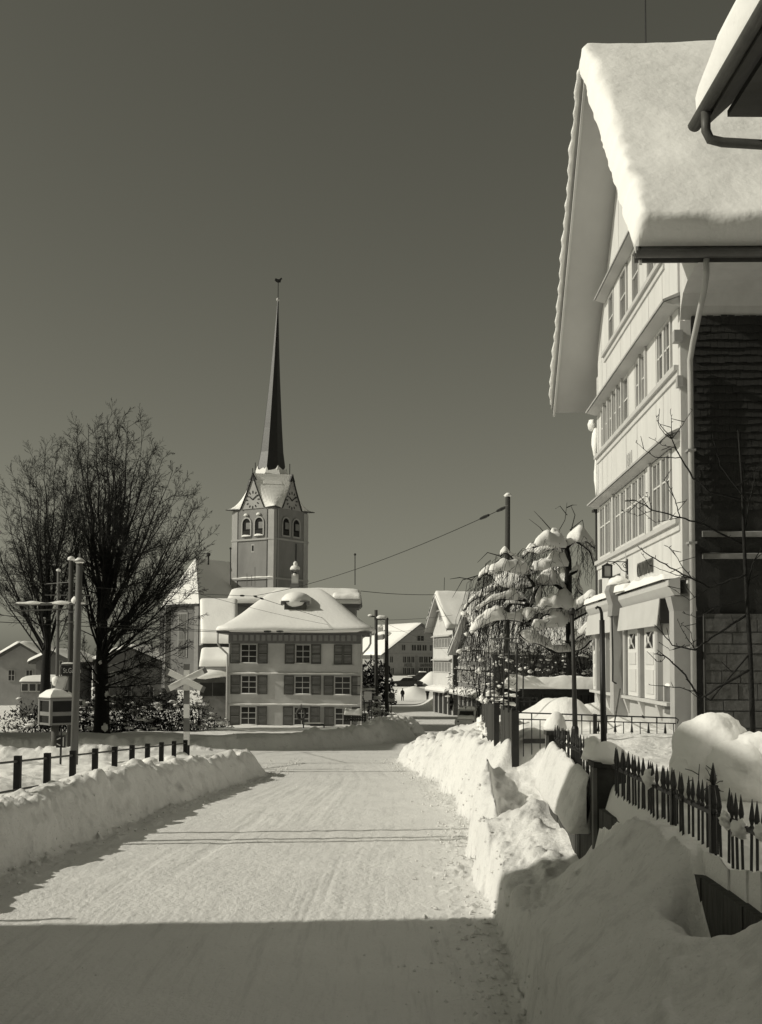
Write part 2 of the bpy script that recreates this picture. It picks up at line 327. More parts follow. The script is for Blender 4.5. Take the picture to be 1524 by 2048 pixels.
def snow_ground(name, v, var, dirt, stretch):
    m = bpy.data.materials.new(name); m.use_nodes = True; n = m.node_tree.nodes; l = m.node_tree.links; b = n['Principled BSDF']
    b.inputs['Roughness'].default_value = .7; b.inputs['Specular IOR Level'].default_value = .22
    tc = n.new('ShaderNodeTexCoord'); src = tc.outputs['Object']
    n1 = n.new('ShaderNodeTexNoise'); n1.inputs['Scale'].default_value = .55; n1.inputs['Detail'].default_value = 7; n1.inputs['Roughness'].default_value = .6; l.new(src, n1.inputs[0])
    c1 = n.new('ShaderNodeValToRGB'); c1.color_ramp.elements[0].position = .3; c1.color_ramp.elements[1].position = .68; c1.color_ramp.elements[0].color = G(v * (1 - var)); c1.color_ramp.elements[1].color = G(v); l.new(n1.outputs[0], c1.inputs[0])
    mp = n.new('ShaderNodeMapping'); mp.inputs['Scale'].default_value = stretch; mp.inputs['Rotation'].default_value = (0, 0, R(-3)); l.new(src, mp.inputs[0])
    n2 = n.new('ShaderNodeTexNoise'); n2.inputs['Scale'].default_value = 3.0; n2.inputs['Detail'].default_value = 8; n2.inputs['Roughness'].default_value = .72; l.new(mp.outputs[0], n2.inputs[0])
    c2 = n.new('ShaderNodeValToRGB'); c2.color_ramp.elements[0].position = .52; c2.color_ramp.elements[1].position = .78; c2.color_ramp.elements[0].color = (0, 0, 0, 1); c2.color_ramp.elements[1].color = (dirt, dirt, dirt, 1); l.new(n2.outputs[0], c2.inputs[0])
    n3 = n.new('ShaderNodeTexNoise'); n3.inputs['Scale'].default_value = 26; n3.inputs['Detail'].default_value = 4; n3.inputs['Roughness'].default_value = .7; l.new(src, n3.inputs[0])
    c3 = n.new('ShaderNodeValToRGB'); c3.color_ramp.elements[0].position = .57; c3.color_ramp.elements[1].position = .72; c3.color_ramp.elements[0].color = (0, 0, 0, 1); c3.color_ramp.elements[1].color = (dirt * .8, dirt * .8, dirt * .8, 1); l.new(n3.outputs[0], c3.inputs[0])
    ad = n.new('ShaderNodeMath'); ad.operation = 'MAXIMUM'; l.new(c2.outputs[0], ad.inputs[0]); l.new(c3.outputs[0], ad.inputs[1])
    mx = n.new('ShaderNodeMix'); mx.data_type = 'RGBA'; l.new(ad.outputs[0], mx.inputs[0]); l.new(c1.outputs[0], mx.inputs[6]); mx.inputs[7].default_value = G(.30)
    l.new(mx.outputs[2], b.inputs['Base Color'])
    nb = n.new('ShaderNodeTexNoise'); nb.inputs['Scale'].default_value = 22; nb.inputs['Detail'].default_value = 6; nb.inputs['Roughness'].default_value = .65; l.new(src, nb.inputs[0])
    bp = n.new('ShaderNodeBump'); bp.inputs['Strength'].default_value = 1; bp.inputs['Distance'].default_value = .02; l.new(nb.outputs[0], bp.inputs['Height']); l.new(bp.outputs[0], b.inputs['Normal'])
    return m
ROADM = snow_ground('packed_road_snow', .78, .10, .45, (2.4, .16, 1))
SNOWB = snow_ground('ploughed_snow', .77, .09, .55, (1, 1, 1))
SNOWG = snow_ground('deep_snow', .85, .03, .03, (1, 1, 1))
build_terrain()
# ------------------------------------------------------------------ snow lying on a roof or ledge
def snow_patch(mb, p00, p10, p11, p01, T, nu=24, nv=16, ex=6.0, lump=.12, fr=.9, seed=1, nrm=None):
    """pillow of snow over the quad p00-p10-p11-p01 (u along p00->p10); rounded, uneven edges"""
    p00, p10, p11, p01 = map(Vector, (p00, p10, p11, p01))
    n = nrm and Vector(nrm) or (p10 - p00).cross(p01 - p00).normalized()
    if n.z < 0: n = -n
    def cl(t): return .5 - .5 * math.cos(math.pi * t) if True else t
    top, bot = [], []
    for j in range(nv + 1):
        v = cl(j / nv) * .6 + .4 * j / nv
        for i in range(nu + 1):
            u = cl(i / nu) * .5 + .5 * i / nu
            b = (p00 * (1 - u) + p10 * u) * (1 - v) + (p01 * (1 - u) + p11 * u) * v
            pr = max(0, 1 - abs(2 * u - 1) ** (ex * 3)) ** (1 / 2.2) * max(0, 1 - abs(2 * v - 1) ** (ex * 2)) ** (1 / 2.2)
            k = 1 + lump * 2 * mnoise.noise(b * fr + Vector((seed * 3.1, seed, 0))) + lump * mnoise.noise(b * fr * 2.6 + Vector((seed, 0, seed)))
            top.append(b + n * T * pr * k + n * .004); bot.append(b)
    m = (nu + 1) * (nv + 1); fs = []
    for j in range(nv):
        for i in range(nu):
            a = j * (nu + 1) + i; fs.append((a, a + 1, a + nu + 2, a + nu + 1))
    mb.add(top, fs)
    return mb
def snow_saddle(mb, e0, e1, r0, r1, f0, f1, T, nu=40, nv=64, seed=1, lump=.10, fr=.7, rag=.10, rr=.55):
    """snow over both slopes of a gable roof: eave e0-e1, ridge r0-r1, far eave f0-f1 (0 = verge towards the street)"""
    e0, e1, r0, r1, f0, f1 = map(Vector, (e0, e1, r0, r1, f0, f1)); ax = (e1 - e0).normalized()
    na = ax.cross(r0 - e0).normalized(); nb = ax.cross(f0 - r0).normalized()
    if na.z < 0: na = -na
    if nb.z < 0: nb = -nb
    La, Lb = (r0 - e0).length, (f0 - r0).length; L = La + Lb; vs = []
    ts = [.5 - .5 * math.cos(math.pi * j / nv) for j in range(nv + 1)]; ts = [.45 * t + .55 * j / nv for j, t in enumerate(ts)]
    for t in ts:
        d = t * L
        if d < La: p0 = e0.lerp(r0, d / La); p1 = e1.lerp(r1, d / La)
        else: p0 = r0.lerp(f0, (d - La) / Lb); p1 = r1.lerp(f1, (d - La) / Lb)
        k = max(0, min(1, (d - La + rr) / (2 * rr))); k = k * k * (3 - 2 * k); n = (na * (1 - k) + nb * k).normalized()
        drop = 0
        if abs(d - La) < rr: drop = (1 - abs(d - La) / rr) ** 2 * rr * .10
        for i in range(nu + 1):
            u = (.5 - .5 * math.cos(math.pi * i / nu)) * .55 + .45 * i / nu; p = p0.lerp(p1, u)
            eu = min(u, 1 - u) * (p1 - p0).length; ev = min(t, 1 - t) * L
            w = mnoise.noise(p * fr + Vector((seed * 3.1, 0, 0))) * lump * 2 + mnoise.noise(p * fr * 3 + Vector((0, seed, 0))) * lump * .6
            ed = .26 * (1 + .5 * mnoise.noise(p * 1.3 + Vector((seed, 9, 0))))
            fu = min(1, eu / ed); fv = min(1, ev / (ed * 1.1)); pr = (1 - (1 - fu) ** 2.4) ** .5 * (1 - (1 - fv) ** 2.4) ** .5
            q = p + n * (T * pr * (1 + w)) - Vector((0, 0, drop))
            if u < .2: q = q - ax * (rag * (1 - u / .2) * (.5 + mnoise.noise(p * 1.9 + Vector((seed, 2, 5))) + .5 * mnoise.noise(p * 6 + Vector((seed, 2, 5)))) * (.4 + .6 * pr))
            vs.append(q)
    fs = [(j * (nu + 1) + i, j * (nu + 1) + i + 1, (j + 1) * (nu + 1) + i + 1, (j + 1) * (nu + 1) + i) for j in range(nv) for i in range(nu)]
    return mb.add(vs, fs)
def snow_roll(mb, pts, w, h, lump=.3, n=9, seed=1, fr=1.5):
    """ridge of snow with a half-round section along a line (on rails, branches, gutters)"""
    pts = [Vector(p) for p in pts]; vs, fs = [], []; m = len(pts)
    for i, p in enumerate(pts):
        d = pts[min(i + 1, m - 1)] - pts[max(i - 1, 0)]; d.normalize()
        s = d.cross(Vector((0, 0, 1)))
        if s.length < .05: s = Vector((1, 0, 0))
        s.normalize(); e = min(i, m - 1 - i) / max(1, min(3, m // 2)); e = min(1, e) ** .5 if e < 1 else 1; e = max(e, .12)
        k = e * (1 + lump * 1.8 * mnoise.noise(p * fr + Vector((seed * 5.3, seed, 2))))
        for q in range(n + 1):
            a = math.pi * (-.12 + 1.24 * q / n); vs.append(p + s * math.cos(a) * w / 2 * k + Vector((0, 0, 1)) * math.sin(a) * h * k)
    for i in range(m - 1):
        for q in range(n):
            a = i * (n + 1) + q; fs.append((a, a + 1, a + n + 2, a + n + 1))
        a = i * (n + 1); fs.append((a + n, a, a + n + 1, a + 2 * n + 1))
    fs.append(tuple(range(n + 1))); fs.append(tuple(range((m - 1) * (n + 1), m * (n + 1)))[::-1])
    return mb.add(vs, fs)
def lerp(a, b, t): return Vector(a) * (1 - t) + Vector(b) * t
def line(a, b, n): return [lerp(a, b, i / (n - 1)) for i in range(n)]

FONT_OBJS = []
def lettering(text, size, depth, M, mt, parent, name='lettering', width=None):
    cu = bpy.data.curves.new(name, 'FONT'); cu.body = text; cu.size = size; cu.extrude = depth; cu.align_x = 'CENTER'; cu.align_y = 'CENTER'
    t = bpy.data.objects.new(name, cu); COL.objects.link(t); bpy.context.view_layer.update()
    me = bpy.data.meshes.new_from_object(t.evaluated_get(bpy.context.evaluated_depsgraph_get())); bpy.data.objects.remove(t)
    co = np.empty(len(me.vertices) * 3); me.vertices.foreach_get('co', co); co = co.reshape(-1, 3)
    if width: co[:, 0] *= width / max(1e-6, np.ptp(co[:, 0]))
    out = [tuple(M @ Vector(c)) for c in co]; me.vertices.foreach_set('co', np.array(out).ravel()); me.update(); me.name = name
    me.materials.clear(); return link(name, me, mt, parent)

PANES = {}
def pane(w, h, mt, parent, M):
    k = (round(w, 3), round(h, 3), mt.name)
    if k not in PANES:
        me = bpy.data.meshes.new('pane'); me.from_pydata([(-w / 2, 0, -h / 2), (w / 2, 0, -h / 2), (w / 2, 0, h / 2), (-w / 2, 0, h / 2)], [], [(0, 1, 2, 3)]); me.materials.append(mt); PANES[k] = me
    o = bpy.data.objects.new('pane', PANES[k]); COL.objects.link(o); o.parent = parent; o.matrix_local = M; return o
def window(parent, c, ux, w, h, cols, rows, fr, gl, bar=.035, edge=.06, depth=.05, split=None, name='window'):
    """window centred at c in the parent's frame; ux points right seen from outside, z is up; frame proud, panes recessed"""
    c = Vector(c); ux = Vector(ux).normalized(); n = ux.cross(Vector((0, 0, 1))); uz = Vector((0, 0, 1)); m = MB()
    def b(x0, x1, z0, z1, d0=-.01, d1=depth): m.obox(c + ux * (x0 + x1) / 2 + uz * (z0 + z1) / 2 + n * (d0 + d1) / 2, ux * (x1 - x0) / 2, n * (d1 - d0) / 2, uz * (z1 - z0) / 2)
    b(-w / 2, -w / 2 + edge, -h / 2, h / 2); b(w / 2 - edge, w / 2, -h / 2, h / 2); b(-w / 2 + edge, w / 2 - edge, -h / 2, -h / 2 + edge); b(-w / 2 + edge, w / 2 - edge, h / 2 - edge, h / 2)
    xs = [(-w / 2 + edge) + (w - 2 * edge) * i / cols for i in range(cols + 1)]
    zs = [(-h / 2 + edge) + (h - 2 * edge) * i / rows for i in range(rows + 1)]
    if split: zs = [-h / 2 + edge, -h / 2 + edge + (h - 2 * edge) * split, h / 2 - edge]
    for x in xs[1:-1]: b(x - bar / 2, x + bar / 2, -h / 2 + edge, h / 2 - edge, -.01, depth * .8)
    for z in zs[1:-1]: b(-w / 2 + edge, w / 2 - edge, z - bar / 2, z + bar / 2, -.01, depth * .7)
    o = m.build(name, fr, parent)
    for i in range(len(xs) - 1):
        for j in range(len(zs) - 1):
            pw, ph = xs[i + 1] - xs[i], zs[j + 1] - zs[j]; p = c + ux * (xs[i] + xs[i + 1]) / 2 + uz * (zs[j] + zs[j + 1]) / 2 + n * (depth * .25)
            tl = random.uniform(-.02, .02)
            M = Matrix.Translation(p) @ Matrix(((ux.x, -n.x, 0, 0), (ux.y, -n.y, 0, 0), (0, 0, 1, 0), (0, 0, 0, 1))) @ Matrix.Rotation(tl, 4, 'Z')
            pane(pw, ph, gl, o, M)
    return o

# ------------------------------------------------------------------ the tall gabled house at the right
TH = math.atan(71 / 2300)
O_ = at(1367, 1000, 19.8); O_.z = 0
CH = thing('gabled_house', 'tall white boarded house with steep snowy gable and shop front at right', 'house', O_, -TH)
HW, ZE, ZR, OV, EV, SB = 9.2, 9.78, 15.95, .96, 1.3, 12.0
SLO = (ZR - ZE) / (HW / 2 + EV)
def roofz(y): return ZE + (y + EV) * SLO if y < HW / 2 else ZE + (HW + EV - y) * SLO
def corner_house():
    P = CH; UX = (0, -1, 0)
    wallm = mat('house_wall', .62, .7, .05, 1.5)
    gp = [(0, 1.0), (HW, 1.0), (HW, roofz(HW) - .3), (HW / 2, ZR - .3), (0, roofz(0) - .3)]
    MB().prism([(.06, y, z) for y, z in gp], (SB, 0, 0)).build('wall', wallm, P)
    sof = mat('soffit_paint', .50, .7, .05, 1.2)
    for sg in (0, 1):
        f = (lambda y: y) if sg == 0 else (lambda y: HW - y)
        prof = [(-EV, ZE), (HW / 2, ZR), (HW / 2, ZR - .26), (-EV, ZE - .2)]
        MB().prism([(-OV, f(y), z) for y, z in prof], (SB + OV, 0, 0)).build('roof', sof, P)
        # barge boards with stepped moulding along the verge
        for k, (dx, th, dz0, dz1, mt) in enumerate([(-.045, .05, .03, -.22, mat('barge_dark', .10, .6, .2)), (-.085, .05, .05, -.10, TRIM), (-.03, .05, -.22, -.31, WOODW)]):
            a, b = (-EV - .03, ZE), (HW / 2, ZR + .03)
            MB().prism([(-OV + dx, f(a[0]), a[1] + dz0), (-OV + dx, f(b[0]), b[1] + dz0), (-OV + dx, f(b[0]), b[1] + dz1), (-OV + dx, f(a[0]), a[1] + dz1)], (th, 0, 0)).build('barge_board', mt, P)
    m = MB(); snow_saddle(m, (-OV - .12, -EV - .1, ZE - .02), (SB, -EV - .1, ZE - .02), (-OV - .12, HW / 2, ZR + .04), (SB, HW / 2, ZR + .04), (-OV - .05, HW + EV + .1, ZE - .02), (SB, HW + EV + .1, ZE - .02), .52, 90, 170, 3, .07, .6, .12, .35); m.build('roof_snow', SNOWR, P, True)
    m = MB(); snow_roll(m, [(-OV - .10 + .02 * math.sin(i * 2.1), HW + EV - (HW / 2 + EV) * i / 60 , ZE + (ZR - ZE) * i / 60 + .02 + .03 * math.sin(i * .9) * math.sin(i * .37)) for i in range(61)], .17, .14, .28, 8, 4, 1.1); m.build('verge_snow', SNOWR, P, True)
    if False: snow_roll(MB(), [(-OV - .12, HW / 2, ZR + .12)] + [(-OV + .0 + i * .5, HW / 2, ZR + .10) for i in range(26)], 1.3, .46, .04, 10, 6, .6)
    MB().tube([(.35, HW / 2, ZR), (.35, HW / 2, ZR + 1.6)], .018, 6).build('lightning_rod', IRON, P)
    # eave: boxed cove, gutter, downpipe
    cov = [(0, 8.95), (-.06, 9.18), (-.22, 9.36), (-.55, 9.47), (-1.0, 9.51), (-EV, 9.52), (-EV, ZE - .21), (.0, roofz(0) - .31)]
    MB().prism([(-.02, y, z) for y, z in cov], (SB, 0, 0)).build('eave_cove', WOODC, P)
    g = MB(); r = .095; gy = -EV - .1; gz = ZE - .12
    prof = [(gy + r * math.cos(a), gz + r * math.sin(a)) for a in [math.pi + math.pi * k / 8 for k in range(9)]] + [(gy + (r - .012) * math.cos(a), gz + (r - .012) * math.sin(a)) for a in [2 * math.pi - math.pi * k / 8 for k in range(9)]]
    g.prism([(-OV - .1, y, z) for y, z in prof], (SB + OV, 0, 0)); g.box(-OV - .1, SB, gy + r, gy + r + .03, gz - .14, gz + .02); g.build('gutter', ZINCD, P)
    MB().tube([(.10, -1.36, 9.56), (.10, -1.34, 9.3), (.10, -1.2, 9.1), (.10, -.40, 8.45), (.10, -.17, 8.2), (.10, -.17, 7.9), (.10, -.17, 1.6)], .050, 12).build('downpipe', mat('pipe_paint', .44, .5, .08), P, True)
    for z in (3.2, 5.0, 6.6): MB().box(.03, .17, -.235, -.0, z, z + .035).build('pipe_clip', ZINC, P)
    # corner boards
    MB().box(-.035, .15, -.03, .16, 4.45, 8.93).build('corner_board', WOODC, P)
    MB().box(-.035, .06, HW - .14, HW + .03, 4.45, 10.2).build('corner_board', WOODW, P)
    MB().box(-.15, .0, -.10, .10, 8.55, 8.75).build('bracket', WOODG, P); MB().box(-.1, .0, -.08, .06, 7.75, 7.95).build('bracket', WOODG, P)
    # boarded bands: every board a piece of its own
    def band(z0, z1, y0, y1, w, clip=False):
        n = max(1, round((y1 - y0) / w)); w = (y1 - y0) / n
        for i in range(n):
            a, b = y0 + i * w, y0 + (i + 1) * w; t = random.uniform(.0, .006); m = MB()
            if clip: za, zb = min(z1, roofz(a) - .34), min(z1, roofz(b) - .34)
            else: za = zb = z1
            if min(za, zb) < z0 + .05: continue
            m.prism([(-.022 - t, a + .006, z0), (-.022 - t, b - .006, z0), (-.022 - t, b - .006, zb), (-.022 - t, a + .006, za)], (.08, 0, 0)); m.build('board', WOODW, P)
    band(9.42, 10.42, .16, HW - .14, .62); band(7.0, 8.12, .16, HW - .14, .62); band(4.4, 5.42, .16, HW - .14, .72); band(11.9, 15.4, .5, HW - .5, .55, True)
    band(10.42, 11.9, .16, 1.9, .55, True); band(10.42, 11.9, 7.4, HW - .14, .55, True); band(10.42, 11.9, 4.35, 4.9, .55)
    band(5.42, 7.0, .16, .75, .6); band(5.42, 7.0, 8.85, HW - .14, .3); band(8.12, 9.42, .16, .62, .5); band(8.12, 9.42, 8.5, HW - .14, .6)
    # pent boards over the window rows and sill mouldings under them
    for z, y0, y1, o in [(11.86, 1.3, 7.9, .30), (9.36, .02, HW + .05, .32), (6.97, .02, HW + .05, .30)]:
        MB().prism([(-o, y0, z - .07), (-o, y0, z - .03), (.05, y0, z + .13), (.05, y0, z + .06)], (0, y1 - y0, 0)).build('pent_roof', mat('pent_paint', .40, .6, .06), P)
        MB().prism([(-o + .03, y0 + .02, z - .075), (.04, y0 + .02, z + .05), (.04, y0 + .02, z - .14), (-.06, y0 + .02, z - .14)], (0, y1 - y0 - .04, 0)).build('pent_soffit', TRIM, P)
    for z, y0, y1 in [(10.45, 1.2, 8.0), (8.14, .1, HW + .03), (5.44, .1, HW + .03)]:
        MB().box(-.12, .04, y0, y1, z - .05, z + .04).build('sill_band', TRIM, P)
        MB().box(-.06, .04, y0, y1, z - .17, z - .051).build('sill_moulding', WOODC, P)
    # window rows
    def wrow(z0, z1, spans, split, cols=2, gl=GLASSL):
        for y0, y1, n in spans:
            w = (y1 - y0) / n
            for i in range(n): window(P, (-.01, y0 + w * (i + .5), (z0 + z1) / 2), UX, w - .02, z1 - z0, cols, 2, WOODW, gl, .03, .06, .05, split)
    g2 = glass('upper_window_glass', .12, .10)
    wrow(5.50, 6.80, [(.78, 2.35, 2), (3.08, 6.55, 5), (7.15, 8.8, 2)], .62, 2, g2)
    for a, b in [(2.38, 3.05), (6.6, 7.1)]:
        MB().box(-.05, .05, a + .22, b, 5.49, 6.82).build('slide_shutter', WOODW, P); MB().box(-.10, .05, a, a + .2, 5.49, 6.82).build('pilaster', TRIM, P)
    wrow(8.20, 9.22, [(.66, 1.86, 2), (2.75, 3.95, 2), (4.78, 8.45, 6)], None, 1, g2)
    for a, b in [(1.9, 2.72), (4.0, 4.74)]: MB().box(-.06, .05, a, b, 8.19, 9.23).build('slide_shutter', WOODW, P)
    for y in (.98, 1.3, 1.6): MB().box(-.058, -.045, y, y + .025, 8.24, 9.18).build('glazing_bar', WOODW, P)
    for y in (2.75, 3.35, 5.39, 6.0, 6.61, 7.23, 7.84): MB().box(-.11, .02, y - .05, y + .05, 8.19, 9.22).build('window_post', TRIM, P)
    wrow(10.52, 11.68, [(1.95, 2.7, 1), (3.5, 4.3, 1), (4.95, 5.75, 1), (6.55, 7.3, 1)], None, 1, g2)
    for a, b in [(2.74, 3.46), (5.8, 6.5)]: MB().box(-.055, .05, a, b, 10.5, 11.7).build('slide_shutter', WOODW, P)
    # lettering: dark raised letters and the painted year
    Mx = Matrix(((0, 0, -1, 0), (-1, 0, 0, 0), (0, 1, 0, 0), (0, 0, 0, 1)))
    lm = mat('letter_paint', .10, .6, .1)
    lettering('CONDITOREI', .40, .014, Matrix.Translation((-.05, 3.17, 4.84)) @ Mx, lm, P, 'lettering', 1.52)
    lettering('ESSWAREN', .40, .014, Matrix.Translation((-.05, 6.72, 4.80)) @ Mx, lm, P, 'lettering', 1.36)
    lettering('1811', .42, .003, Matrix.Translation((-.038, 4.85, 7.33)) @ Mx, mat('year_paint', .45, .7, .1), P, 'painted_year', .62)
    MB().box(-.07, 0, 8.62, 8.92, 4.42, 5.0).build('sign_board', mat('board_grey', .12, .7, .2), P)
    MB().tube([(-.06, 5.16, 4.55), (-.06, 5.16, 5.4)], .018, 6).build('conduit', mat('pipe_paint', .52), P)
    # shop front
    sp = WOODC
    MB().box(-.10, .06, .0, HW + .25, 1.2, 4.15).build('shop_wall', mat('shop_wall', .44, .7, .06, 1.2), P)
    MB().prism([(-.30, -.12, 4.38), (-.30, -.12, 4.28), (-.2, -.12, 4.12), (-.1, -.12, 4.12), (-.1, -.12, 4.44)], (0, HW + .45, 0)).build('shop_cornice', TRIM, P)
    m = MB(); snow_patch(m, (-.36, .1, 4.40), (-.36, HW + .35, 4.40), (0.0, HW + .35, 4.44), (0.0, .1, 4.44), .13, 60, 10, 5, .25, 1.6, 9); m.build('cornice_snow', SNOWR, P, True)
    for y0, y1 in [(.72, 4.72), (5.5, HW + .15)]:
        MB().prism([(-.28, y0, 4.11), (-.34, y0, 3.62), (-.325, y0, 3.615), (-.26, y0, 4.11)], (0, y1 - y0, 0)).build('awning', mat('awning_cloth', .50, .9, .06, 2), P)
    MB().box(-.27, -.1, .70, .74, 3.66, 4.1).build('awning_arm', IRON, P)
    MB().box(-.2, .16, -.06, .30, 1.3, 4.11).build('corner_pillar', mat('stone_pillar', .36, .85, .1, 2), P)
    MB().prism([(-.26, -.1, 4.1), (-.26, .34, 4.1), (-.2, .3, 3.85), (-.2, -.06, 3.85)], (.4, 0, 0)).build('pillar_capital', mat('stone_pillar', .36), P)
    MB().box(-.40, -.1, 4.86, 5.30, 1.3, 4.0).build('shop_pillar', mat('stone_pillar', .36), P)
    MB().box(-.44, -.1, 4.82, 5.34, 1.3, 1.75).build('pillar_foot', mat('stone_pillar', .36), P)
    MB().prism([(-.46, 4.80, 4.62), (-.50, 4.80, 4.5), (-.42, 4.80, 4.2), (-.44, 4.80, 3.95), (-.08, 4.80, 3.95), (-.08, 4.80, 4.62)], (0, .56, 0)).build('console', mat('console_stone', .26, .85, .15), P)
    m = MB(); m.blob((-.24, 5.08, 4.68), (.24, .34, .13), 4, .3); snow_patch(m, (-.40, 3.7, 4.42), (-.40, 4.85, 4.44), (0, 4.85, 4.50), (0, 3.7, 4.46), .15, 20, 8, 4, .1, 1.5, 8); m.build('console_snow', SNOWR, P, True)
    MB().tube([(-.43, 4.84, 3.95), (-.43, 4.8, 3.5), (-.42, 4.82, 3.0), (-.43, 4.8, 2.55), (-.35, 4.8, 2.5)], .02, 6).build('chain', IRON, P)
    for y0, y1 in [(1.72, 2.78), (3.46, 4.54), (6.1, 6.8), (7.75, 8.25), (8.95, 9.35)]:
        w = y1 - y0; d = .05
        s = MB().box(-.10 - d, -.10, y0, y1, 2.27, 3.64).build('shop_shutter', mat('shutter_cream', .66, .6, .04), P)
        MB().box(-.115 - d, -.10 - d, y0 + w * .16, y1 - w * .16, 2.36, 2.82).build('shutter_panel', sp, s); MB().box(-.115 - d, -.10 - d, y0 + w * .16, y1 - w * .16, 2.92, 3.16).build('shutter_panel', sp, s)
        if w > .4:
            c = (y0 + y1) / 2; hw = min(.28, w * .28); hm = mat('pierced_dark', .02, .8, .2)
            MB().box(-.112 - d, -.10 - d, c - hw, c + hw, 3.24, 3.54).build('pierced_square', hm, s)
            m = MB(); m.bar((-.118 - d, c - hw, 3.24), (-.118 - d, c + hw, 3.54), .012, .03, (1, 0, 0)); m.bar((-.121 - d, c - hw, 3.54), (-.121 - d, c + hw, 3.24), .012, .03, (1, 0, 0))
            m.add([(-.13 - d, c - hw * .35, 3.39), (-.13 - d, c, 3.31), (-.13 - d, c + hw * .35, 3.39), (-.13 - d, c, 3.47)], [(0, 1, 2, 3)]); m.build('shutter_cross', WOODW, s)
    for y in (1.45, 3.1, 4.72, 5.55, 7.2, 8.55):
        MB().box(-.20, -.10, y - .13, y + .13, 2.27, 3.64).build('shop_pilaster', WOODG, P)
        MB().box(-.215, -.2, y - .05, y + .05, 2.3, 3.6).build('pilaster_flute', TRIM, P)
        MB().prism([(-.22, y - .1, 2.2), (-.22, y + .1, 2.2), (-.12, y + .06, 1.9), (-.12, y - .06, 1.9)], (.12, 0, 0)).build('sill_bracket', TRIM, P)
    MB().box(-.24, -.1, .4, HW + .2, 2.20, 2.262).build('shop_sill', TRIM, P)
    MB().box(-.13, -.10, .62, 1.1, 2.05, 2.55).build('letter_box', mat('board_grey', .12), P)
    m = MB(); snow_roll(m, line((-.115, .64, 2.55), (-.115, 1.08, 2.55), 8), .09, .05, .2); m.build('letter_box_snow', SNOW, P, True)
    for y in (3.05,): MB().box(-.125, -.1, y, y + .16, 1.86, 2.1).build('vent', mat('pierced_dark', .02), P)
    # far corner: snow lumps frozen to the pent ends
    m = MB(); m.blob((-.12, HW + .32, 9.05), (.10, .2, .14), 2, .3); m.blob((-.02, HW + .22, 8.6), (.12, .16, .42), 3, .25); m.blob((-.02, HW + .16, 7.7), (.07, .1, .55), 5, .3); m.build('frozen_snow', SNOWR, P, True)
    # side wall facing the camera: shingles, lean-to ledges
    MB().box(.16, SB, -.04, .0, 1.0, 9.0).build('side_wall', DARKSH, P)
    rows = []
    z = 8.85; k = 0
    while z > 5.5:
        x = .17 + (.06 if k % 2 else 0)
        while x < 2.15: rows.append((x, z)); x += .125
        z -= .135; k += 1
    bm_ = None
    rest = MB()
    for i, (x, z) in enumerate(rows):
        dz = random.uniform(-.012, .012); w = .118
        if i < 300:
            if bm_ is None or i % 6 == 0:
                t = MB(); e = random.uniform(.02, .035); t.add([(0, -.042 - e, 0), (w, -.042 - e, .004), (w, -.044, .17), (0, -.044, .17), (0, -.038, 0), (w, -.038, 0)], [(0, 1, 2, 3), (0, 4, 5, 1)])
                me = bpy.data.meshes.new('shingle'); me.from_pydata(t.v, [], t.f); me.materials.append(DARKSH); bm_ = me
            o = bpy.data.objects.new('shingle', bm_); COL.objects.link(o); o.parent = P; o.location = (x, 0, z + dz)
        else:
            e = random.uniform(.02, .035); rest.add([(x, -.042 - e, z + dz), (x + w, -.042 - e, z + dz), (x + w, -.044, z + dz + .17), (x, -.044, z + dz + .17)], [(0, 1, 2, 3)])
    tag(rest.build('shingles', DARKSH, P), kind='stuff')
    for z, d in [(5.22, .12), (4.84, .14)]: MB().prism([(.3, 0, z + .03), (.3, -d, z - .01), (.3, -d, z - .09), (.3, 0, z - .09)], (SB - .5, 0, 0)).build('side_pent', mat('weathered_ledge', .20, .9, .4, 3), P)
    m = MB(); 
    MB().box(.30, SB, -.16, -.041, 1.0, 3.8).build('side_plinth', mat('plinth_stone', .10, .9, .3, 3, .02, 8), P)
    z = 1.5
    while z < 3.6:
        h = random.uniform(.16, .32); x = .31
        while x < 2.2:
            w = random.uniform(.22, .55)
            MB().box(x, x + w - .02, -.172 - random.uniform(0, .02), -.161, z, z + h - .02).build('stone', mat('plinth_stone', .10), P); x += w
        z += h
    
corner_house()
# dark rear wing of the house, just showing past its far corner
AN = thing('rear_wing', 'dark boarded wing behind the far corner of the white gabled house', 'building', CH.matrix_world @ Vector((0, 0, 0)))
w0 = at(1190, 1025, 30.8)
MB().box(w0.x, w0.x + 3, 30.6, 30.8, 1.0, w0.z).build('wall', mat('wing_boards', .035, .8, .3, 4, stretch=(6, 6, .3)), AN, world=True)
MB().box(w0.x - .08, w0.x + 3, 30.55, 30.85, w0.z, w0.z + .06).build('roof', DARKSH, AN, world=True)

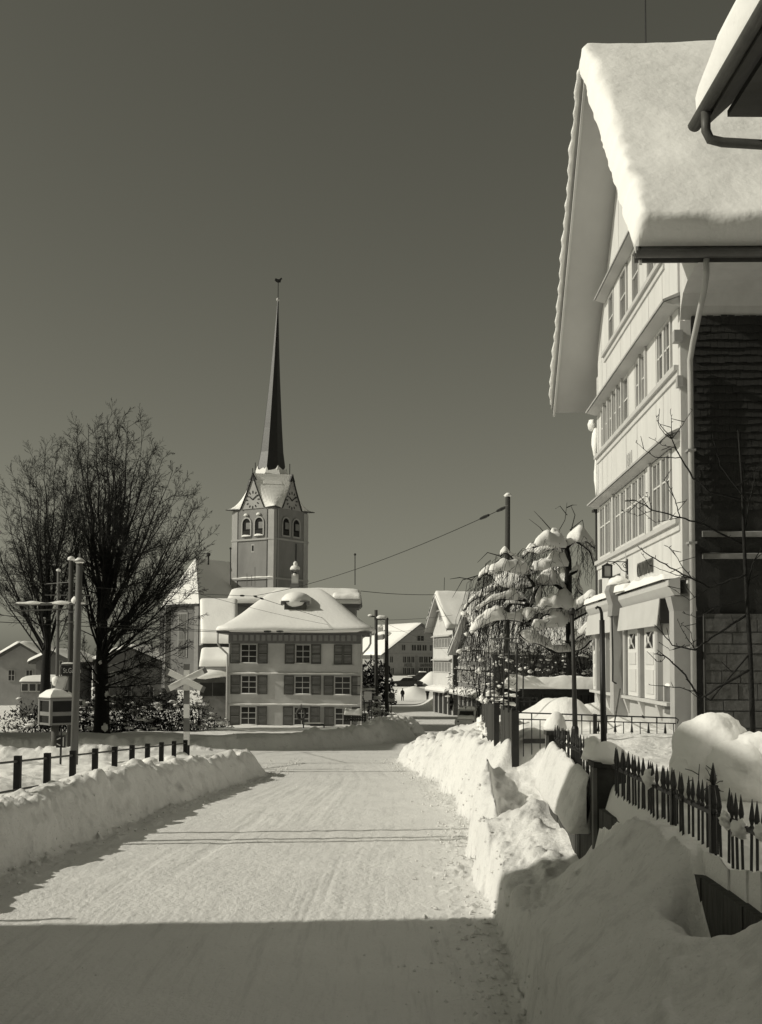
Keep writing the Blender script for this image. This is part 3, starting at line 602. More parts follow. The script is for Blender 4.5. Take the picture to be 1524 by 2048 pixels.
# wall lantern on its wrought bracket
LN = thing('wall_lantern', 'black lantern hanging from a scrolled iron bracket on the white house front', 'lantern', CH.matrix_basis @ Vector((0, 0, 0)), -TH)
def lantern():
    y, z = 5.14, 5.14
    m = MB(); m.bar((-.03, y, z - .28), (-.03, y, z + .06), .03, .03); m.tube([(-.03, y, z), (-.44, y, z), (-.47, y, z - .01), (-.475, y, z - .04)], .011, 6)
    m.tube([(-.03, y, z - .22), (-.10, y, z - .21), (-.16, y, z - .17), (-.22, y, z - .09), (-.28, y, z - .03), (-.34, y, z - .015)], .010, 6)
    m.tube([(-.09 - .065 * (1 - t) * math.cos(t * 11), y, z - .085 + .075 * (1 - t) * math.sin(t * 11)) for t in [i / 30 for i in range(29)]], .008, 5)
    m.tube([(-.30, y, z - .02), (-.335, y, z - .035), (-.33, y, z - .065), (-.305, y, z - .06)], .008, 5); m.build('bracket', IRON, LN)
    c = (-.475, y); m = MB(); m.prism([(c[0] - .105, c[1] - .105, z - .095), (c[0] + .105, c[1] - .105, z - .095), (c[0] + .105, c[1] + .105, z - .095), (c[0] - .105, c[1] + .105, z - .095)], (0, 0, .015))
    m.lathe([(.14, z - .08), (.05, z - .045), (.02, z - .03)], (c[0], c[1], 0), 4, math.pi / 4); m.build('lantern_roof', IRON, LN)
    m = MB()
    for sx in (-1, 1):
        for sy in (-1, 1): m.box(c[0] + sx * .085 - .014, c[0] + sx * .085 + .014, c[1] + sy * .085 - .014, c[1] + sy * .085 + .014, z - .33, z - .095)
    m.box(c[0] - .1, c[0] + .1, c[1] - .1, c[1] + .1, z - .355, z - .33); m.build('lantern_frame', IRON, LN)
    MB().box(c[0] - .075, c[0] + .075, c[1] - .075, c[1] + .075, z - .33, z - .1).build('lantern_glass', glass('lantern_glass', .30, .2), LN)
lantern()

# ------------------------------------------------------------------ neighbour whose eave cuts the top right corner
NB_ = thing('neighbour_house', 'house at the right edge, only its snowy eave and gutter bend showing', 'house', (5.2, 6, 1.2))
def neighbour():
    P = NB_; e = at(1402, 238, 14.0); ze = e.z; xe = e.x
    MB().box(5.2, 13, -6, 13.2, 1.0, ze + 1.2).build('wall', WOODC, P, world=True)
    MB().prism([(xe, -6, ze), (xe, -6, ze - .16), (9.1, -6, ze + 4.6), (9.1, -6, ze + 4.8)], (0, 20.0, 0)).build('roof', mat('eave_dark', .06, .7, .2), P, world=True)
    MB().box(xe + .3, 5.2, -6, 13.9, ze - .02, ze + .06).build('eave_soffit', mat('eave_dark', .06), P, world=True)
    m = MB(); r = .085
    prof = [(xe - .07 + r * math.cos(a), ze - .06 + r * math.sin(a)) for a in [math.pi + math.pi * k / 10 for k in range(11)]]
    m.prism([(x, -6, z) for x, z in prof], (0, 20.05, 0)); m.build('gutter', mat('gutter_grey', .075, .5, .2, 4), P, world=True)
    MB().tube([(xe - .07, 13.55, ze - .13), (xe - .07, 13.55, ze - .36), (xe - .02, 13.55, ze - .47), (xe + .12, 13.52, ze - .52), (xe + .9, 13.4, ze - .62), (5.12, 13.2, ze - .8), (5.12, 13.15, 1.5)], .058, 12).build('downpipe', mat('gutter_grey', .075), P, True, world=True)
    m = MB(); snow_patch(m, (xe - .10, -6, ze + .02), (xe - .10, 14.05, ze + .02), (9.1, 14.05, ze + 4.8), (9.1, -6, ze + 4.8), .5, 50, 30, 4, .10, .7, 12); m.build('roof_snow', SNOWR, P, True, world=True)
neighbour()
# house across the road, out of the picture; its shadow lies over the foreground
CA = thing('shading_house', 'house left of the picture edge whose shadow covers the near road', 'house', (-10.5, 1, 0))
MB().box(-21, -10.5, -10, 10.95, -.5, 7.5).build('wall', WOODC, CA, world=True)
MB().prism([(-9.9, -10.5, 7.2), (-15.7, -10.5, 14.6), (-21.6, -10.5, 7.2)], (0, 21.5, 0)).build('roof', DARKSH, CA, world=True)

ST = thing('shading_building', 'unseen tall building added left of the picture edge to shade the far bend', 'building', (-24, 57, -1))  # unseen building, placed and sized to throw shade on the far bank
MB().box(-32, -22, 50.6, 64, -2, 10).build('wall', WOODG, ST, world=True)
MB().prism([(-21.4, 50.2, 9.9), (-26.5, 50.2, 16.5), (-32.6, 50.2, 9.9)], (0, 14.2, 0)).build('roof', DARKSH, ST, world=True)
def plain_windows(P, x, y0, y1, zs, n):
    for z in zs:
        for i in range(n): window(P, (x - P.location.x, y0 + (y1 - y0) * (i + .5) / n - P.location.y, z - P.location.z), (0, 1, 0), 1.1, 1.4, 2, 2, WOODC, GLASSD, .05, .08, .06)
m = MB(); snow_saddle(m, (-21.3, 50.1, 9.9), (-21.3, 64.5, 9.9), (-26.5, 50.1, 16.5), (-26.5, 64.5, 16.5), (-32.7, 50.1, 9.9), (-32.7, 64.5, 9.9), .12, 20, 30, 5); m.build('roof_snow', SNOWR, ST, True, world=True); plain_windows(ST, -21.98, 51, 63.5, (1.0, 4.2, 7.4), 5)
m = MB(); snow_saddle(m, (-9.8, -10.6, 7.25), (-9.8, 11.1, 7.25), (-15.7, -10.6, 14.6), (-15.7, 11.1, 14.6), (-21.7, -10.6, 7.25), (-21.7, 11.1, 7.25), .12, 20, 30, 6); m.build('roof_snow', SNOWR, CA, True, world=True); plain_windows(CA, -10.48, -9, 10, (1.8, 4.8), 6)
# ------------------------------------------------------------------ grey house with shutters at the bend
PH = thing('shuttered_house', 'grey three-storey house with snowy hipped roof and dark shutters at the bend', 'house', at(589, 1462, 87))
def parsonage():
    P = PH; b = P.location; Y0 = 87.0
    L = at(457, 1350, Y0).x - b.x; Rr = at(721, 1350, Y0).x - b.x; ze = at(590, 1268, Y0).z - b.z; D = 9.5
    wm = mat('grey_plaster', .47, .9, .20, .45, .01, 4)
    MB().box(L, Rr, 0, D, -1, ze).build('wall', wm, P)
    fz = mat('frieze_dark', .17, .8, .15)
    MB().box(L - .04, Rr + .04, -.06, .0, ze - .62, ze).build('frieze', fz, P)
    n = 22
    for i in range(n):
        x = L + .25 + (Rr - L - .5) * (i + .5) / n; MB().box(x - .14, x + .14, -.10, -.061, ze - .52, ze - .08).build('frieze_panel', mat('frieze_panel', .26, .8, .1), P)
    MB().box(L - .03, Rr + .03, -.08, 0, ze - .72, ze - .62).build('frieze_moulding', mat('frieze_dark', .17), P)
    # eaves, hipped roof with bell-cast foot
    o = .75; zE = ze + .05
    MB().box(L - o, Rr + o, -o, D + o, ze, ze + .12).build('eave_board', mat('eave_grey', .16, .7, .1), P)
    MB().box(L - o - .08, Rr + o + .08, -o - .1, -o, ze + .06, ze + .2).build('gutter', ZINCD, P)
    cx = (L + Rr) / 2; ridge = at(590, 1176, Y0 + D / 2).z - b.z; rw = 1.3
    # snow-laden roof shell: rings from eave to ridge
    rings = []; prof = [(1.06, .12), (1.09, .36), (1.07, .56), (1.0, .72), (.86, 1.12), (.70, 1.72), (.5, 2.5), (.3, 3.25), (.12, 3.78), (.04, 3.92)]
    zs = (ridge - ze) / 3.92; m = MB(); N = 64
    hx, hy = (Rr - L) / 2 + o * .82, D / 2 + o * .82
    vs = []
    for k, (f, z) in enumerate(prof):
        for i in range(N):
            a = 2 * math.pi * i / N; c, s = math.cos(a), math.sin(a); e = 1.0 / max(abs(c) ** 9 + abs(s) ** 9, 1e-9) ** (1 / 9)
            kx = f + (1 - f) * rw / hx * (1 if f < 1 else 0)
            x = cx + c * e * hx * kx; y = D / 2 + s * e * hy * f
            z2 = ze + z * zs + .05 * mnoise.noise(Vector((x * .7, y * .7, k * .3))); vs.append((x, y, z2))
    fs = [(k * N + i, k * N + (i + 1) % N, (k + 1) * N + (i + 1) % N, (k + 1) * N + i) for k in range(len(prof) - 1) for i in range(N)]
    fs.append(tuple(range((len(prof) - 1) * N, len(prof) * N))); fs.append(tuple(range(N))[::-1])
    m.add(vs, fs); m.build('roof_snow', SNOWR, P, True)
    # dormer with its own cap of snow
    d0 = at(591, 1213, Y0 + 1.6); dx, dz = d0.x - b.x, d0.z - b.z
    MB().box(dx - .85, dx + .85, 1.35, 4.0, dz - .5, dz + .32).build('dormer', mat('dormer_boards', .10, .8, .2, 5), P)
    MB().box(dx - 1.08, dx + 1.08, 1.1, 4.2, dz + .32, dz + .42).build('dormer_eave', mat('eave_grey', .16), P)
    for s in (-1, 1): MB().box(dx + s * .98 - .12, dx + s * .98 + .12, 1.12, 1.4, dz + .1, dz + .319).build('dormer_bracket', mat('frieze_dark', .17), P)
    m = MB(); m.blob((dx, 2.7, dz + .45), (1.2, 1.75, .75), 3, .05, 24, 14); m.build('dormer_snow', SNOWR, P, True)
    # chimney: rendered stack, dark foot, snow hat
    c0 = at(590, 1160, Y0 + D / 2); x, y, z = c0.x - b.x, D / 2, c0.z - b.z
    ch = MB().box(x - .26, x + .26, y - .26, y + .26, z - .3, z + .45).build('chimney', mat('chimney_plaster', .5, .9, .1), P)
    MB().box(x - .34, x + .34, y - .34, y + .34, z - .75, z - .3).build('chimney_foot', mat('frieze_dark', .17), ch)
    for s in (-1, 1): MB().box(x + s * .24 - .05, x + s * .24 + .05, y - .3, y + .3, z + .45, z + .72).build('chimney_pier', mat('frieze_dark', .17), ch)
    MB().box(x - .38, x + .38, y - .38, y + .38, z + .72, z + .79).build('chimney_slab', mat('eave_grey', .16), ch)
    m = MB(); m.blob((x, y, z + .92), (.40, .40, .26), 2, .1); m.blob((x + .02, y, z + 1.28), (.17, .17, .22), 5, .15); m.blob((x - .02, y - .28, z + .42), (.14, .1, .12), 4, .2, 8, 6); m.build('chimney_snow', SNOWR, ch, True)
    # string courses with a line of snow
    for py in (1347, 1409):
        zz = at(590, py, Y0).z - b.z
        MB().box(L, Rr - .1, -.10, 0, zz - .12, zz).build('string_course', mat('course_plaster', .42, .9, .08), P)
        m = MB(); snow_roll(m, line((L + .05, -.055, zz), (Rr - .2, -.055, zz), 60), .11, .07, .3, 6, 3, 1.2); m.build('course_snow', SNOWR, P, True)
    for s, x0 in ((0, L), (1, Rr - .22)): MB().box(x0, x0 + .22, -.05, -.001, -1, ze - .72).build('corner_strip', mat('corner_plaster', .48, .9, .06), P)
    # windows with shutters
    shm = mat('shutter_slats', .10, .7, .12, 3); fr = mat('window_white', .44, .6, .04); cur = mat('curtain', .5, .9, .1)
    def win(px, py, w, h, sh=True, closed=False, rows=3, shutters=(1, 1)):
        q = at(px, py, Y0); x, z = q.x - b.x, q.z - b.z
        if closed:
            for s in (-1, 1): shutter(x + s * w / 4, z, w / 2 - .02, h, .03)
            MB().box(x - w / 2 - .1, x + w / 2 + .1, -.12, 0, z - h / 2 - .14, z - h / 2 - .03).build('sill', mat('course_plaster', .42), P); return
        MB().box(x - w / 2, x + w / 2, -.004, .02, z - h / 2, z + h / 2).build('window_reveal', mat('room_dark', .015, .9, .2), P)
        o = window(P, (x, -.02, z), (1, 0, 0), w, h, 2, rows, fr, GLASSD, .05, .07, .05)
        for s in (-1, 1):
            MB().prism([(x + s * .05, -.012, z - h / 2 + .05), (x + s * w * .42, -.012, z - h / 2 + .05), (x + s * w * .42, -.012, z + h * .35), (x + s * w * .24, -.012, z + h * .05)], (0, .004, 0)).build('curtain', cur, o)
        MB().box(x - w / 2 - .08, x + w / 2 + .08, -.15, 0, z - h / 2 - .1, z - h / 2).build('sill', fr, o)
        m = MB(); snow_roll(m, line((x - w / 2 - .05, -.09, z - h / 2), (x + w / 2 + .05, -.09, z - h / 2), 10), .11, .06, .25); m.build('sill_snow', SNOWR, o, True)
        for s, k in zip((-1, 1), shutters):
            if sh and k: shutter(x + s * (w / 2 + .42), z, .76, h + .06, .05)
    def shutter(x, z, w, h, d):
        m = MB(); m.box(x - w / 2, x - w / 2 + .08, -.075, -.02, z - h / 2, z + h / 2); m.box(x + w / 2 - .08, x + w / 2, -.075, -.02, z - h / 2, z + h / 2)
        for zz in (z - h / 2, z - .04, z + h / 2 - .08): m.box(x - w / 2 + .08, x + w / 2 - .08, -.075, -.02, zz, zz + .08)
        o = m.build('shutter', shm, P); n = 14
        for i in range(n):
            zz = z - h / 2 + .08 + (h - .16) * (i + .5) / n
            MB().obox((x, -.045, zz), (w / 2 - .08, 0, 0), (0, .02, .022), (0, -.004, .004)).build('slat', shm, o)
    win(498, 1307, 1.25, 1.45); win(606, 1308, 1.15, 1.45); win(686, 1309, 1.4, 1.5, closed=True)
    win(498, 1369, 1.2, 1.4); win(605, 1370, 1.2, 1.4); win(685, 1371, 1.25, 1.4)
    win(497, 1431, 1.2, 1.4); win(603, 1432, 1.2, 1.4, shutters=(1, 1)); win(686, 1433, 1.25, 1.35, shutters=(1, 1))
    q = at(646, 1435, Y0); MB().box(q.x - b.x - .45, q.x - b.x + .45, -.03, 0, q.z - b.z - 1.5, q.z - b.z + .75).build('door', mat('door_grey', .30, .7, .08), P)
    # wrought ring sign hanging before the ground floor
    q = at(602, 1428, Y0 - .5); m = MB(); m.tube([(q.x - b.x + .30 * math.cos(t), -.5, q.z - b.z + .40 * math.sin(t)) for t in [2 * math.pi * i / 24 for i in range(25)]], .10, 8, False); m.build('hanging_ring', mat('wrought', .05, .7, .2), P, True)
    MB().tube([(q.x - b.x, -.5, q.z - b.z + .4), (q.x - b.x, -.5, q.z - b.z + .7), (q.x - b.x, 0, q.z - b.z + .7)], .03, 5).build('ring_arm', IRON, P)
    # downpipes
    for s, xe, xw in ((-1, L - o, L - .08), (1, Rr + o, Rr + .08)):
        MB().tube([(xe, -o - .02, ze + .08), (xe, -o - .02, ze - .7), (xe - s * .15, -o + .1, ze - 1.0), (xw, -.12, ze - 1.55), (xw, -.12, ze - 2.0), (xw, -.12, -1)], .075, 8).build('downpipe', mat('pipe_light', .42, .5, .1), P, True)
parsonage()

# ------------------------------------------------------------------ long snowy roof behind it
BH = thing('rear_house', 'house with long snowy ridge standing behind the shuttered house', 'house', at(585, 1300, 108))
def rear_house():
    P = BH; Y0 = 108.0; b = P.location
    L, Rr = at(452, 1190, Y0).x - b.x, at(722, 1190, Y0).x - b.x; z0 = at(585, 1207, Y0).z - b.z; z1 = at(585, 1172, Y0 + 2.2).z - b.z
    MB().box(L + .5, Rr - .5, .5, 6, -8, z0).build('wall', mat('rear_plaster', .24, .9, .12, .5), P)
    for k, (o, h0, h1) in enumerate([(.25, -.35, -.2), (.1, -.2, -.08), (0, -.08, .02)]): MB().box(L + o, Rr - o, o, 6.5 - o, z0 + h0, z0 + h1).build('cornice', mat('eave_grey', .16), P)
    m = MB(); snow_patch(m, (L - .05, -.05, z0), (Rr + .05, -.05, z0), (Rr - .1, 2.9, z1 - .45), (L + .1, 2.9, z1 - .45), .5, 50, 14, 4, .05, .5, 2)
    snow_patch(m, (L + .1, 2.8, z1 - .45), (Rr - .1, 2.8, z1 - .45), (Rr + .05, 6.5, z0), (L - .05, 6.5, z0), .5, 40, 10, 4, .05, .5, 3); m.build('roof_snow', SNOWR, P, True)
    x0, x1 = at(665, 1195, Y0).x - b.x, Rr
    m = MB(); snow_patch(m, (x0, -.2, z0 + .45), (x1, -.2, z0 + .45), (x1, 1.2, z0 + .9), (x0, 1.2, z0 + .9), .3, 20, 8, 4, .12, .8, 5); m.build('snow_slip', SNOWR, P, True)
    for px, t in ((461, 1098), (710, 1110)):
        q = at(px, 1170, Y0 + 2); r = at(px, t, Y0 + 2); m = MB(); m.tube([q - b, r - b], .05, 6); m.blob(tuple(r - b + Vector((0, 0, .05))), (.12, .12, .12), 1, 0, 8, 6); m.build('lightning_rod', IRON, P)
    for px, t in ((494, 1146), (503, 1150), (510, 1134)):
        q = at(px, 1172, Y0 + 3); r = at(px, t, Y0 + 3); MB().tube([q - b, r - b], .025, 5).build('aerial_mast', ZINCD, P)
rear_house()

# ------------------------------------------------------------------ church tower
TW = at(539, 1200, 131)
CT = thing('church_tower', 'pale church tower with clock gables and slender dark spire', 'church tower', (TW.x, TW.y, -3), math.radians(-34.3))
def tower():
    P = CT; w = 3.01; zb = 3.0           # local z0 = -3
    def Z(py): return at(540, py, 129).z + 3.0
    zc = Z(1017); z_s1 = Z(1080); z_s2 = Z(1158); zg = Z(949); zck = Z(1001)
    MB().box(-w, w, -w, w, 0, zc).build('wall', PLASTER, P)
    for sx in (-1, 1):
        for sy in (-1, 1):
            MB().box(sx * w - .42, sx * w + .42, sy * w - .42, sy * w + .42, 0, zc - .35).build('corner_pilaster', STONE, P) if False else \
            MB().prism([(sx * (w - .75), sy * (w + .08), 0), (sx * (w + .08), sy * (w + .08), 0), (sx * (w + .08), sy * (w - .75), 0), (sx * (w - .75), sy * (w - .75), 0)], (0, 0, zc - .3)).build('corner_pilaster', STONE, P)
    for z in (z_s1, z_s2): MB().box(-w - .14, w + .14, -w - .14, w + .14, z - .12, z + .08).build('string_course', STONE, P)
    m = MB(); snow_roll(m, line((-w, -w - .08, z_s2 + .08), (w, -w - .08, z_s2 + .08), 30), .22, .13, .4, 6, 4, .8); m.build('course_snow', SNOWR, P, True)
    # belfry openings: two on each face
    lv = mat('louvre', .07, .8, .2); dk = mat('belfry_dark', .012, .9, .2)
    h0, h1 = Z(1073), Z(1036)
    for rot in range(4):
        M = Matrix.Rotation(rot * math.pi / 2, 4, 'Z')
        def T(mb): mb.v = [tuple(M @ Vector(v)) for v in mb.v]; return mb
        for cx in (-.92, .92):
            hw = .66; hs = h1 - hw
            arch = [(cx - hw, h0), (cx + hw, h0), (cx + hw, hs)] + [(cx + hw * math.cos(a), hs + hw * math.sin(a)) for a in [math.pi * k / 10 for k in range(1, 10)]] + [(cx - hw, hs)]
            T(MB().prism([(x, -w - .015, z) for x, z in arch], (0, .01, 0))).build('belfry_opening', dk, P)
            ring = MB()
            for k in range(len(arch)):
                a, c = arch[k], arch[(k + 1) % len(arch)]; ring.bar((a[0], -w - .05, a[1]), (c[0], -w - .05, c[1]), .16, .12, (0, 1, 0))
            T(ring).build('opening_surround', STONE, P)
            T(MB().box(cx - .1, cx + hw - .03, -w - .03, -w - .02, h0 + .8, hs + .1)).build('bell_frame', mat('bell_frame', .22, .8, .2), P)
            for k in range(5): T(MB().box(cx - hw + .05, cx + hw - .05, -w - .045, -w - .03, h0 + .1 + k * .11, h0 + .14 + k * .11)).build('louvre', lv, P)
            if rot in (0, 3):
                sm = MB(); snow_roll(sm, line((cx - hw, -w - .16, h0), (cx + hw, -w - .16, h0), 10), .3, .18, .15); T(sm).build('sill_snow', SNOWR, P, True)
                sm = MB(); sm.blob((cx - .05, -w - .12, h1 + .32), (.32, .2, .17), 3, .2, 10, 7); T(sm).build('arch_snow', SNOWR, P, True)
        if rot == 0: T(MB().box(-.13, .13, -w - .02, -w + .1, Z(1103), Z(1092))).build('slit_window', dk, P); T(MB().box(-.24, .24, -w - .012, -w + .1, Z(1106), Z(1089))).build('slit_surround', STONE, P)
        # clock gable with concave sides
        gw = 1.75; n = 12
        def edge(t): return gw * (1 - t) ** 1.22, zc - .1 + (zg - zc + .1) * t ** 1.0
        pts = [edge(k / n) for k in range(n + 1)]
        poly = [(x, z) for x, z in pts] + [(-x, z) for x, z in reversed(pts[:-1])]
        T(MB().prism([(x, -w - .10, z) for x, z in poly], (0, .5, 0))).build('clock_gable', mat('gable_plaster', .36, .9, .1, .6), P)
        for s in (-1, 1):
            mm = MB()
            for k in range(n):
                a, c = pts[k], pts[k + 1]; mm.bar((s * a[0], -w - .14, a[1] + .04), (s * c[0], -w - .14, c[1] + .04), .26, .06, (0, -.0, 1))
            T(mm).build('gable_edge', mat('gable_edge', .05, .7, .2), P)
        # clock: hour marks and hands
        nm = mat('clock_black', .02, .6, .2)
        for k in range(12):
            a = 2 * math.pi * k / 12; c, s = math.sin(a), math.cos(a); big = .30 if k % 3 == 0 else .26
            T(MB().obox((c * .86, -w - .125, zck + s * .86), Vector((s, 0, -c)) * .07, (0, .012, 0), Vector((c, 0, s)) * big / 2)).build('hour_mark', nm, P)
        for ang, ln in ((math.radians(55), .85), (math.radians(-52), .62)):
            c, s = math.sin(ang), math.cos(ang); T(MB().obox((c * ln / 2, -w - .14, zck + s * ln / 2), Vector((s, 0, -c)) * .07, (0, .012, 0), Vector((c, 0, s)) * ln / 2)).build('clock_hand', nm, P)
        # finial on the gable ridge
        T(MB().tube([(0, -w + .25, zg), (0, -w + .25, zg + 1.3)], .05, 5)).build('finial', IRON, P)
        T(MB().prism([(-.45, -w - .2, zg - .75), (0, -w - .2, zg + .12), (.45, -w - .2, zg - .75)], (0, 1.9, 0))).build('gable_ridge', DARKSH, P)
        # snowy corner slopes between two gables
        m = MB(); vs = []; K = 10; Wd = 8
        for k in range(K + 1):
            t = k / K; x, z = edge(t)
            A = Vector((x, -w - .12, z + .05)); B = Vector((w + .12, -x, z + .05))
            fl = (1 - t) ** 3
            for q in range(Wd + 1):
                u = q / Wd; p = A * (1 - u) + B * u
                cor = Vector((w + .55, -w - .55, zc)); d = 4 * u * (1 - u)
                p = p + (cor - p) * d * fl * .98 if True else p
                p.z = p.z * (1 - 0) ; vs.append(p)
        fs = [(k * (Wd + 1) + q, k * (Wd + 1) + q + 1, (k + 1) * (Wd + 1) + q + 1, (k + 1) * (Wd + 1) + q) for k in range(K) for q in range(Wd)]
        m.add(vs, fs); T(m).build('corner_roof_snow', SNOWR, P, False)
        T(MB().prism([(2.0, -w - .12, zc - .12), (w + .6, -w - .6, zc - .12), (w + .12, -2.0, zc - .12), (2.0, -2.0, zc - .12)], (0, 0, .1))).build('corner_eave', mat('gable_edge', .05), P)
    # spire: slender octagon with a swept foot; the last of the snow still on its lower skirt
    pr = [(2.75, zg - 1.2), (2.15, zg + .1), (1.72, Z(935)), (1.38, Z(900)), (1.10, Z(850)), (.86, Z(800)), (.63, Z(750)), (.43, Z(700)), (.27, Z(655)), (.15, Z(620)), (.07, Z(590))]
    lean = .6
    def L(z): return max(0, (z - zg)) / (pr[-1][1] - zg) * lean
    M2 = Matrix.Rotation(math.radians(34.3), 4, 'Z')
    m = MB(); vs = []; fs = []
    for r, z in pr:
        o = M2 @ Vector((L(z), 0, 0))
        for k in range(8):
            a = math.pi / 8 + 2 * math.pi * k / 8; vs.append((o.x + r * math.cos(a), o.y + r * math.sin(a), z))
    for i in range(len(pr) - 1):
        for k in range(8): fs.append((i * 8 + k, i * 8 + (k + 1) % 8, (i + 1) * 8 + (k + 1) % 8, (i + 1) * 8 + k))
    m.add(vs, fs).build('spire', mat('spire_shingle', .018, .45, .25, 3, .01, 20, .5), P)
    m = MB(); vs = []
    # patch of snow lying on the foot of the spire, ragged at the top
    for i in range(2):
        pass
    n8 = 6
    for fct in range(8):
        a0 = math.pi / 8 + 2 * math.pi * fct / 8; a1 = a0 + math.pi / 4; q = []
        rows = []
        for jj in range(n8 + 1):
            u = jj / n8; top = .55 + .45 * mnoise.noise(Vector((fct * 1.7 + u * 2.0, 3.3, 0))) + (.35 if jj in (0, n8) else 0)
            zt = zg + .1 + (Z(928) - zg - .1) * max(.08, min(1.0, top))
            def rr(z):
                for (r0, z0), (r1, z1) in zip(pr, pr[1:]):
                    if z0 <= z <= z1: return r0 + (r1 - r0) * (z - z0) / (z1 - z0)
                return pr[0][0]
            def pt(z):
                r = rr(z) + .06; p0 = Vector((r * math.cos(a0), r * math.sin(a0), z)); p1 = Vector((r * math.cos(a1), r * math.sin(a1), z)); return p0 * (1 - u) + p1 * u
            rows.append([pt(zg - 1.15), pt(zg - .5), pt(zg + .08), pt(zg + .08 + (zt - zg - .08) * .6), pt(zt)])
        mm = [p for r in rows for p in r]; m.add(mm, [(j * 5 + k, (j + 1) * 5 + k, (j + 1) * 5 + k + 1, j * 5 + k + 1) for j in range(n8) for k in range(4)])
    m.build('spire_snow', SNOWR, P)
    zt = Z(590); o = M2 @ Vector((lean, 0, 0)); gold = mat('gilt', .45, .3, .1, spec=.6)
    m = MB(); m.tube([(o.x, o.y, zt - 1), (o.x, o.y, zt + 2.35)], .045, 6); m.build('vane_rod', IRON, P)
    m = MB(); m.blob((o.x, o.y, zt + .1), (.2, .2, .22), 1, 0, 12, 8); m.build('vane_ball', gold, P, True)
    ck = [(-.42, .05), (-.30, .30), (-.12, .2), (.1, .16), (.36, .36), (.48, .2), (.34, .1), (.28, -.2), (-.05, -.26), (-.28, -.12)]
    M3 = M2
    MB().prism([tuple(Vector((o.x, o.y, zt + 2.35)) + M3 @ Vector((x, 0, 0)) + Vector((0, 0, z))) for x, z in ck], tuple(M3 @ Vector((0, .06, 0)))).build('weathercock', IRON, P)
    # cables down the near corner
    MB().tube([(w + .1, -w + .5, zc - .3), (w + .1, -w + .5, 0)], .05, 5).build('downpipe', ZINCD, P); MB().tube([(w - .85, -w - .1, zc - .3), (w - .85, -w - .1, 0)], .06, 5).build('downpipe', ZINCD, P)
    MB().tube([(w + .08, .9, z_s1 - .3), (w + .08, .9, 0)], .05, 5).build('conductor', IRON, P)
tower()

# ------------------------------------------------------------------ nave with polygonal choir
NV = thing('church_nave', 'church choir with steep snowy hipped roof, half hidden behind bare branches', 'church', at(400, 1340, 122))
def nave():
    P = NV; b = P.location
    def q(px, py, Y): return at(px, py, Y) - b
    wm = mat('nave_plaster', .16, .9, .15, .4)
    ap = q(391, 1116, 128); ap2 = q(470, 1125, 142)
    e = [q(318, 1207, 128), q(335, 1207, 119), q(398, 1207, 116), q(470, 1207, 124)]; zE = e[2].z
    for k in e: k.z = zE
    back = [q(320, 1207, 142), q(470, 1207, 142)]
    for k in back: k.z = zE
    m = MB(); T = .0
    m.add([e[0], e[1], ap], [(0, 1, 2)]); m.add([e[1], e[2], ap], [(0, 1, 2)]); m.add([e[2], e[3], ap2, ap], [(0, 1, 2, 3)]); m.add([back[0], e[0], ap, ap2], [(0, 1, 2, 3)])
    m.build('roof_snow', SNOWR, P)
    for i in range(3):
        a, c = e[i].copy(), e[i + 1].copy(); ins = lambda p: Vector((p.x * .97 + ap.x * .03, p.y * .97 + ap.y * .03, p.z))
        MB().bar(a - Vector((0, 0, .12)), c - Vector((0, 0, .12)), .3, .22).build('gutter', IRON, P)
        a, c = ins(a), ins(c)
        w = MB(); w.add([(a.x, a.y, -2), (c.x, c.y, -2), (c.x, c.y, zE - .1), (a.x, a.y, zE - .1)], [(0, 1, 2, 3)]); w.build('wall', wm, P)
        d = (c - a).normalized(); nn = Vector((d.y, -d.x, 0)); L = (c - a).length; k = max(1, int(L / 2.6))
        for j in range(k):
            mid = a + d * L * (j + .5) / k; hw = .55
            MB().obox(Vector((mid.x, mid.y, 3.6)) + nn * .04, d * (hw + .18), nn * .03, Vector((0, 0, 2.3))).build('window_surround', mat('nave_trim', .24, .9, .1), P)
            o = MB().obox(Vector((mid.x, mid.y, 3.6)) + nn * .08, d * hw, nn * .02, Vector((0, 0, 2.15))).build('window', glass('church_glass', .10, .25), P)
            for s in (-.5, 0, .5): MB().obox(Vector((mid.x, mid.y, 3.6)) + d * s * hw + nn * .11, d * .025, nn * .01, Vector((0, 0, 2.15))).build('lead_bar', mat('lead', .2, .6, .1), o)
            for zz in (2.2, 3.1, 4.0, 4.9): MB().obox(Vector((mid.x, mid.y, zz)) + nn * .125, d * hw, nn * .005, Vector((0, 0, .03))).build('lead_bar', mat('lead', .2), o)
        MB().obox(Vector((c.x, c.y, zE / 2 - 1)), d * .3, nn * .3, Vector((0, 0, zE / 2 + .9))).build('buttress', mat('nave_trim', .24), P)
    f = q(417, 1112, 130); m = MB(); m.tube([f - Vector((0, 0, 1)), f], .1, 6); m.blob(tuple(f + Vector((0, 0, .15))), (.25, .25, .22), 2, .1, 8, 6); m.build('ridge_knob', mat('knob', .05, .6, .2), P)
nave()
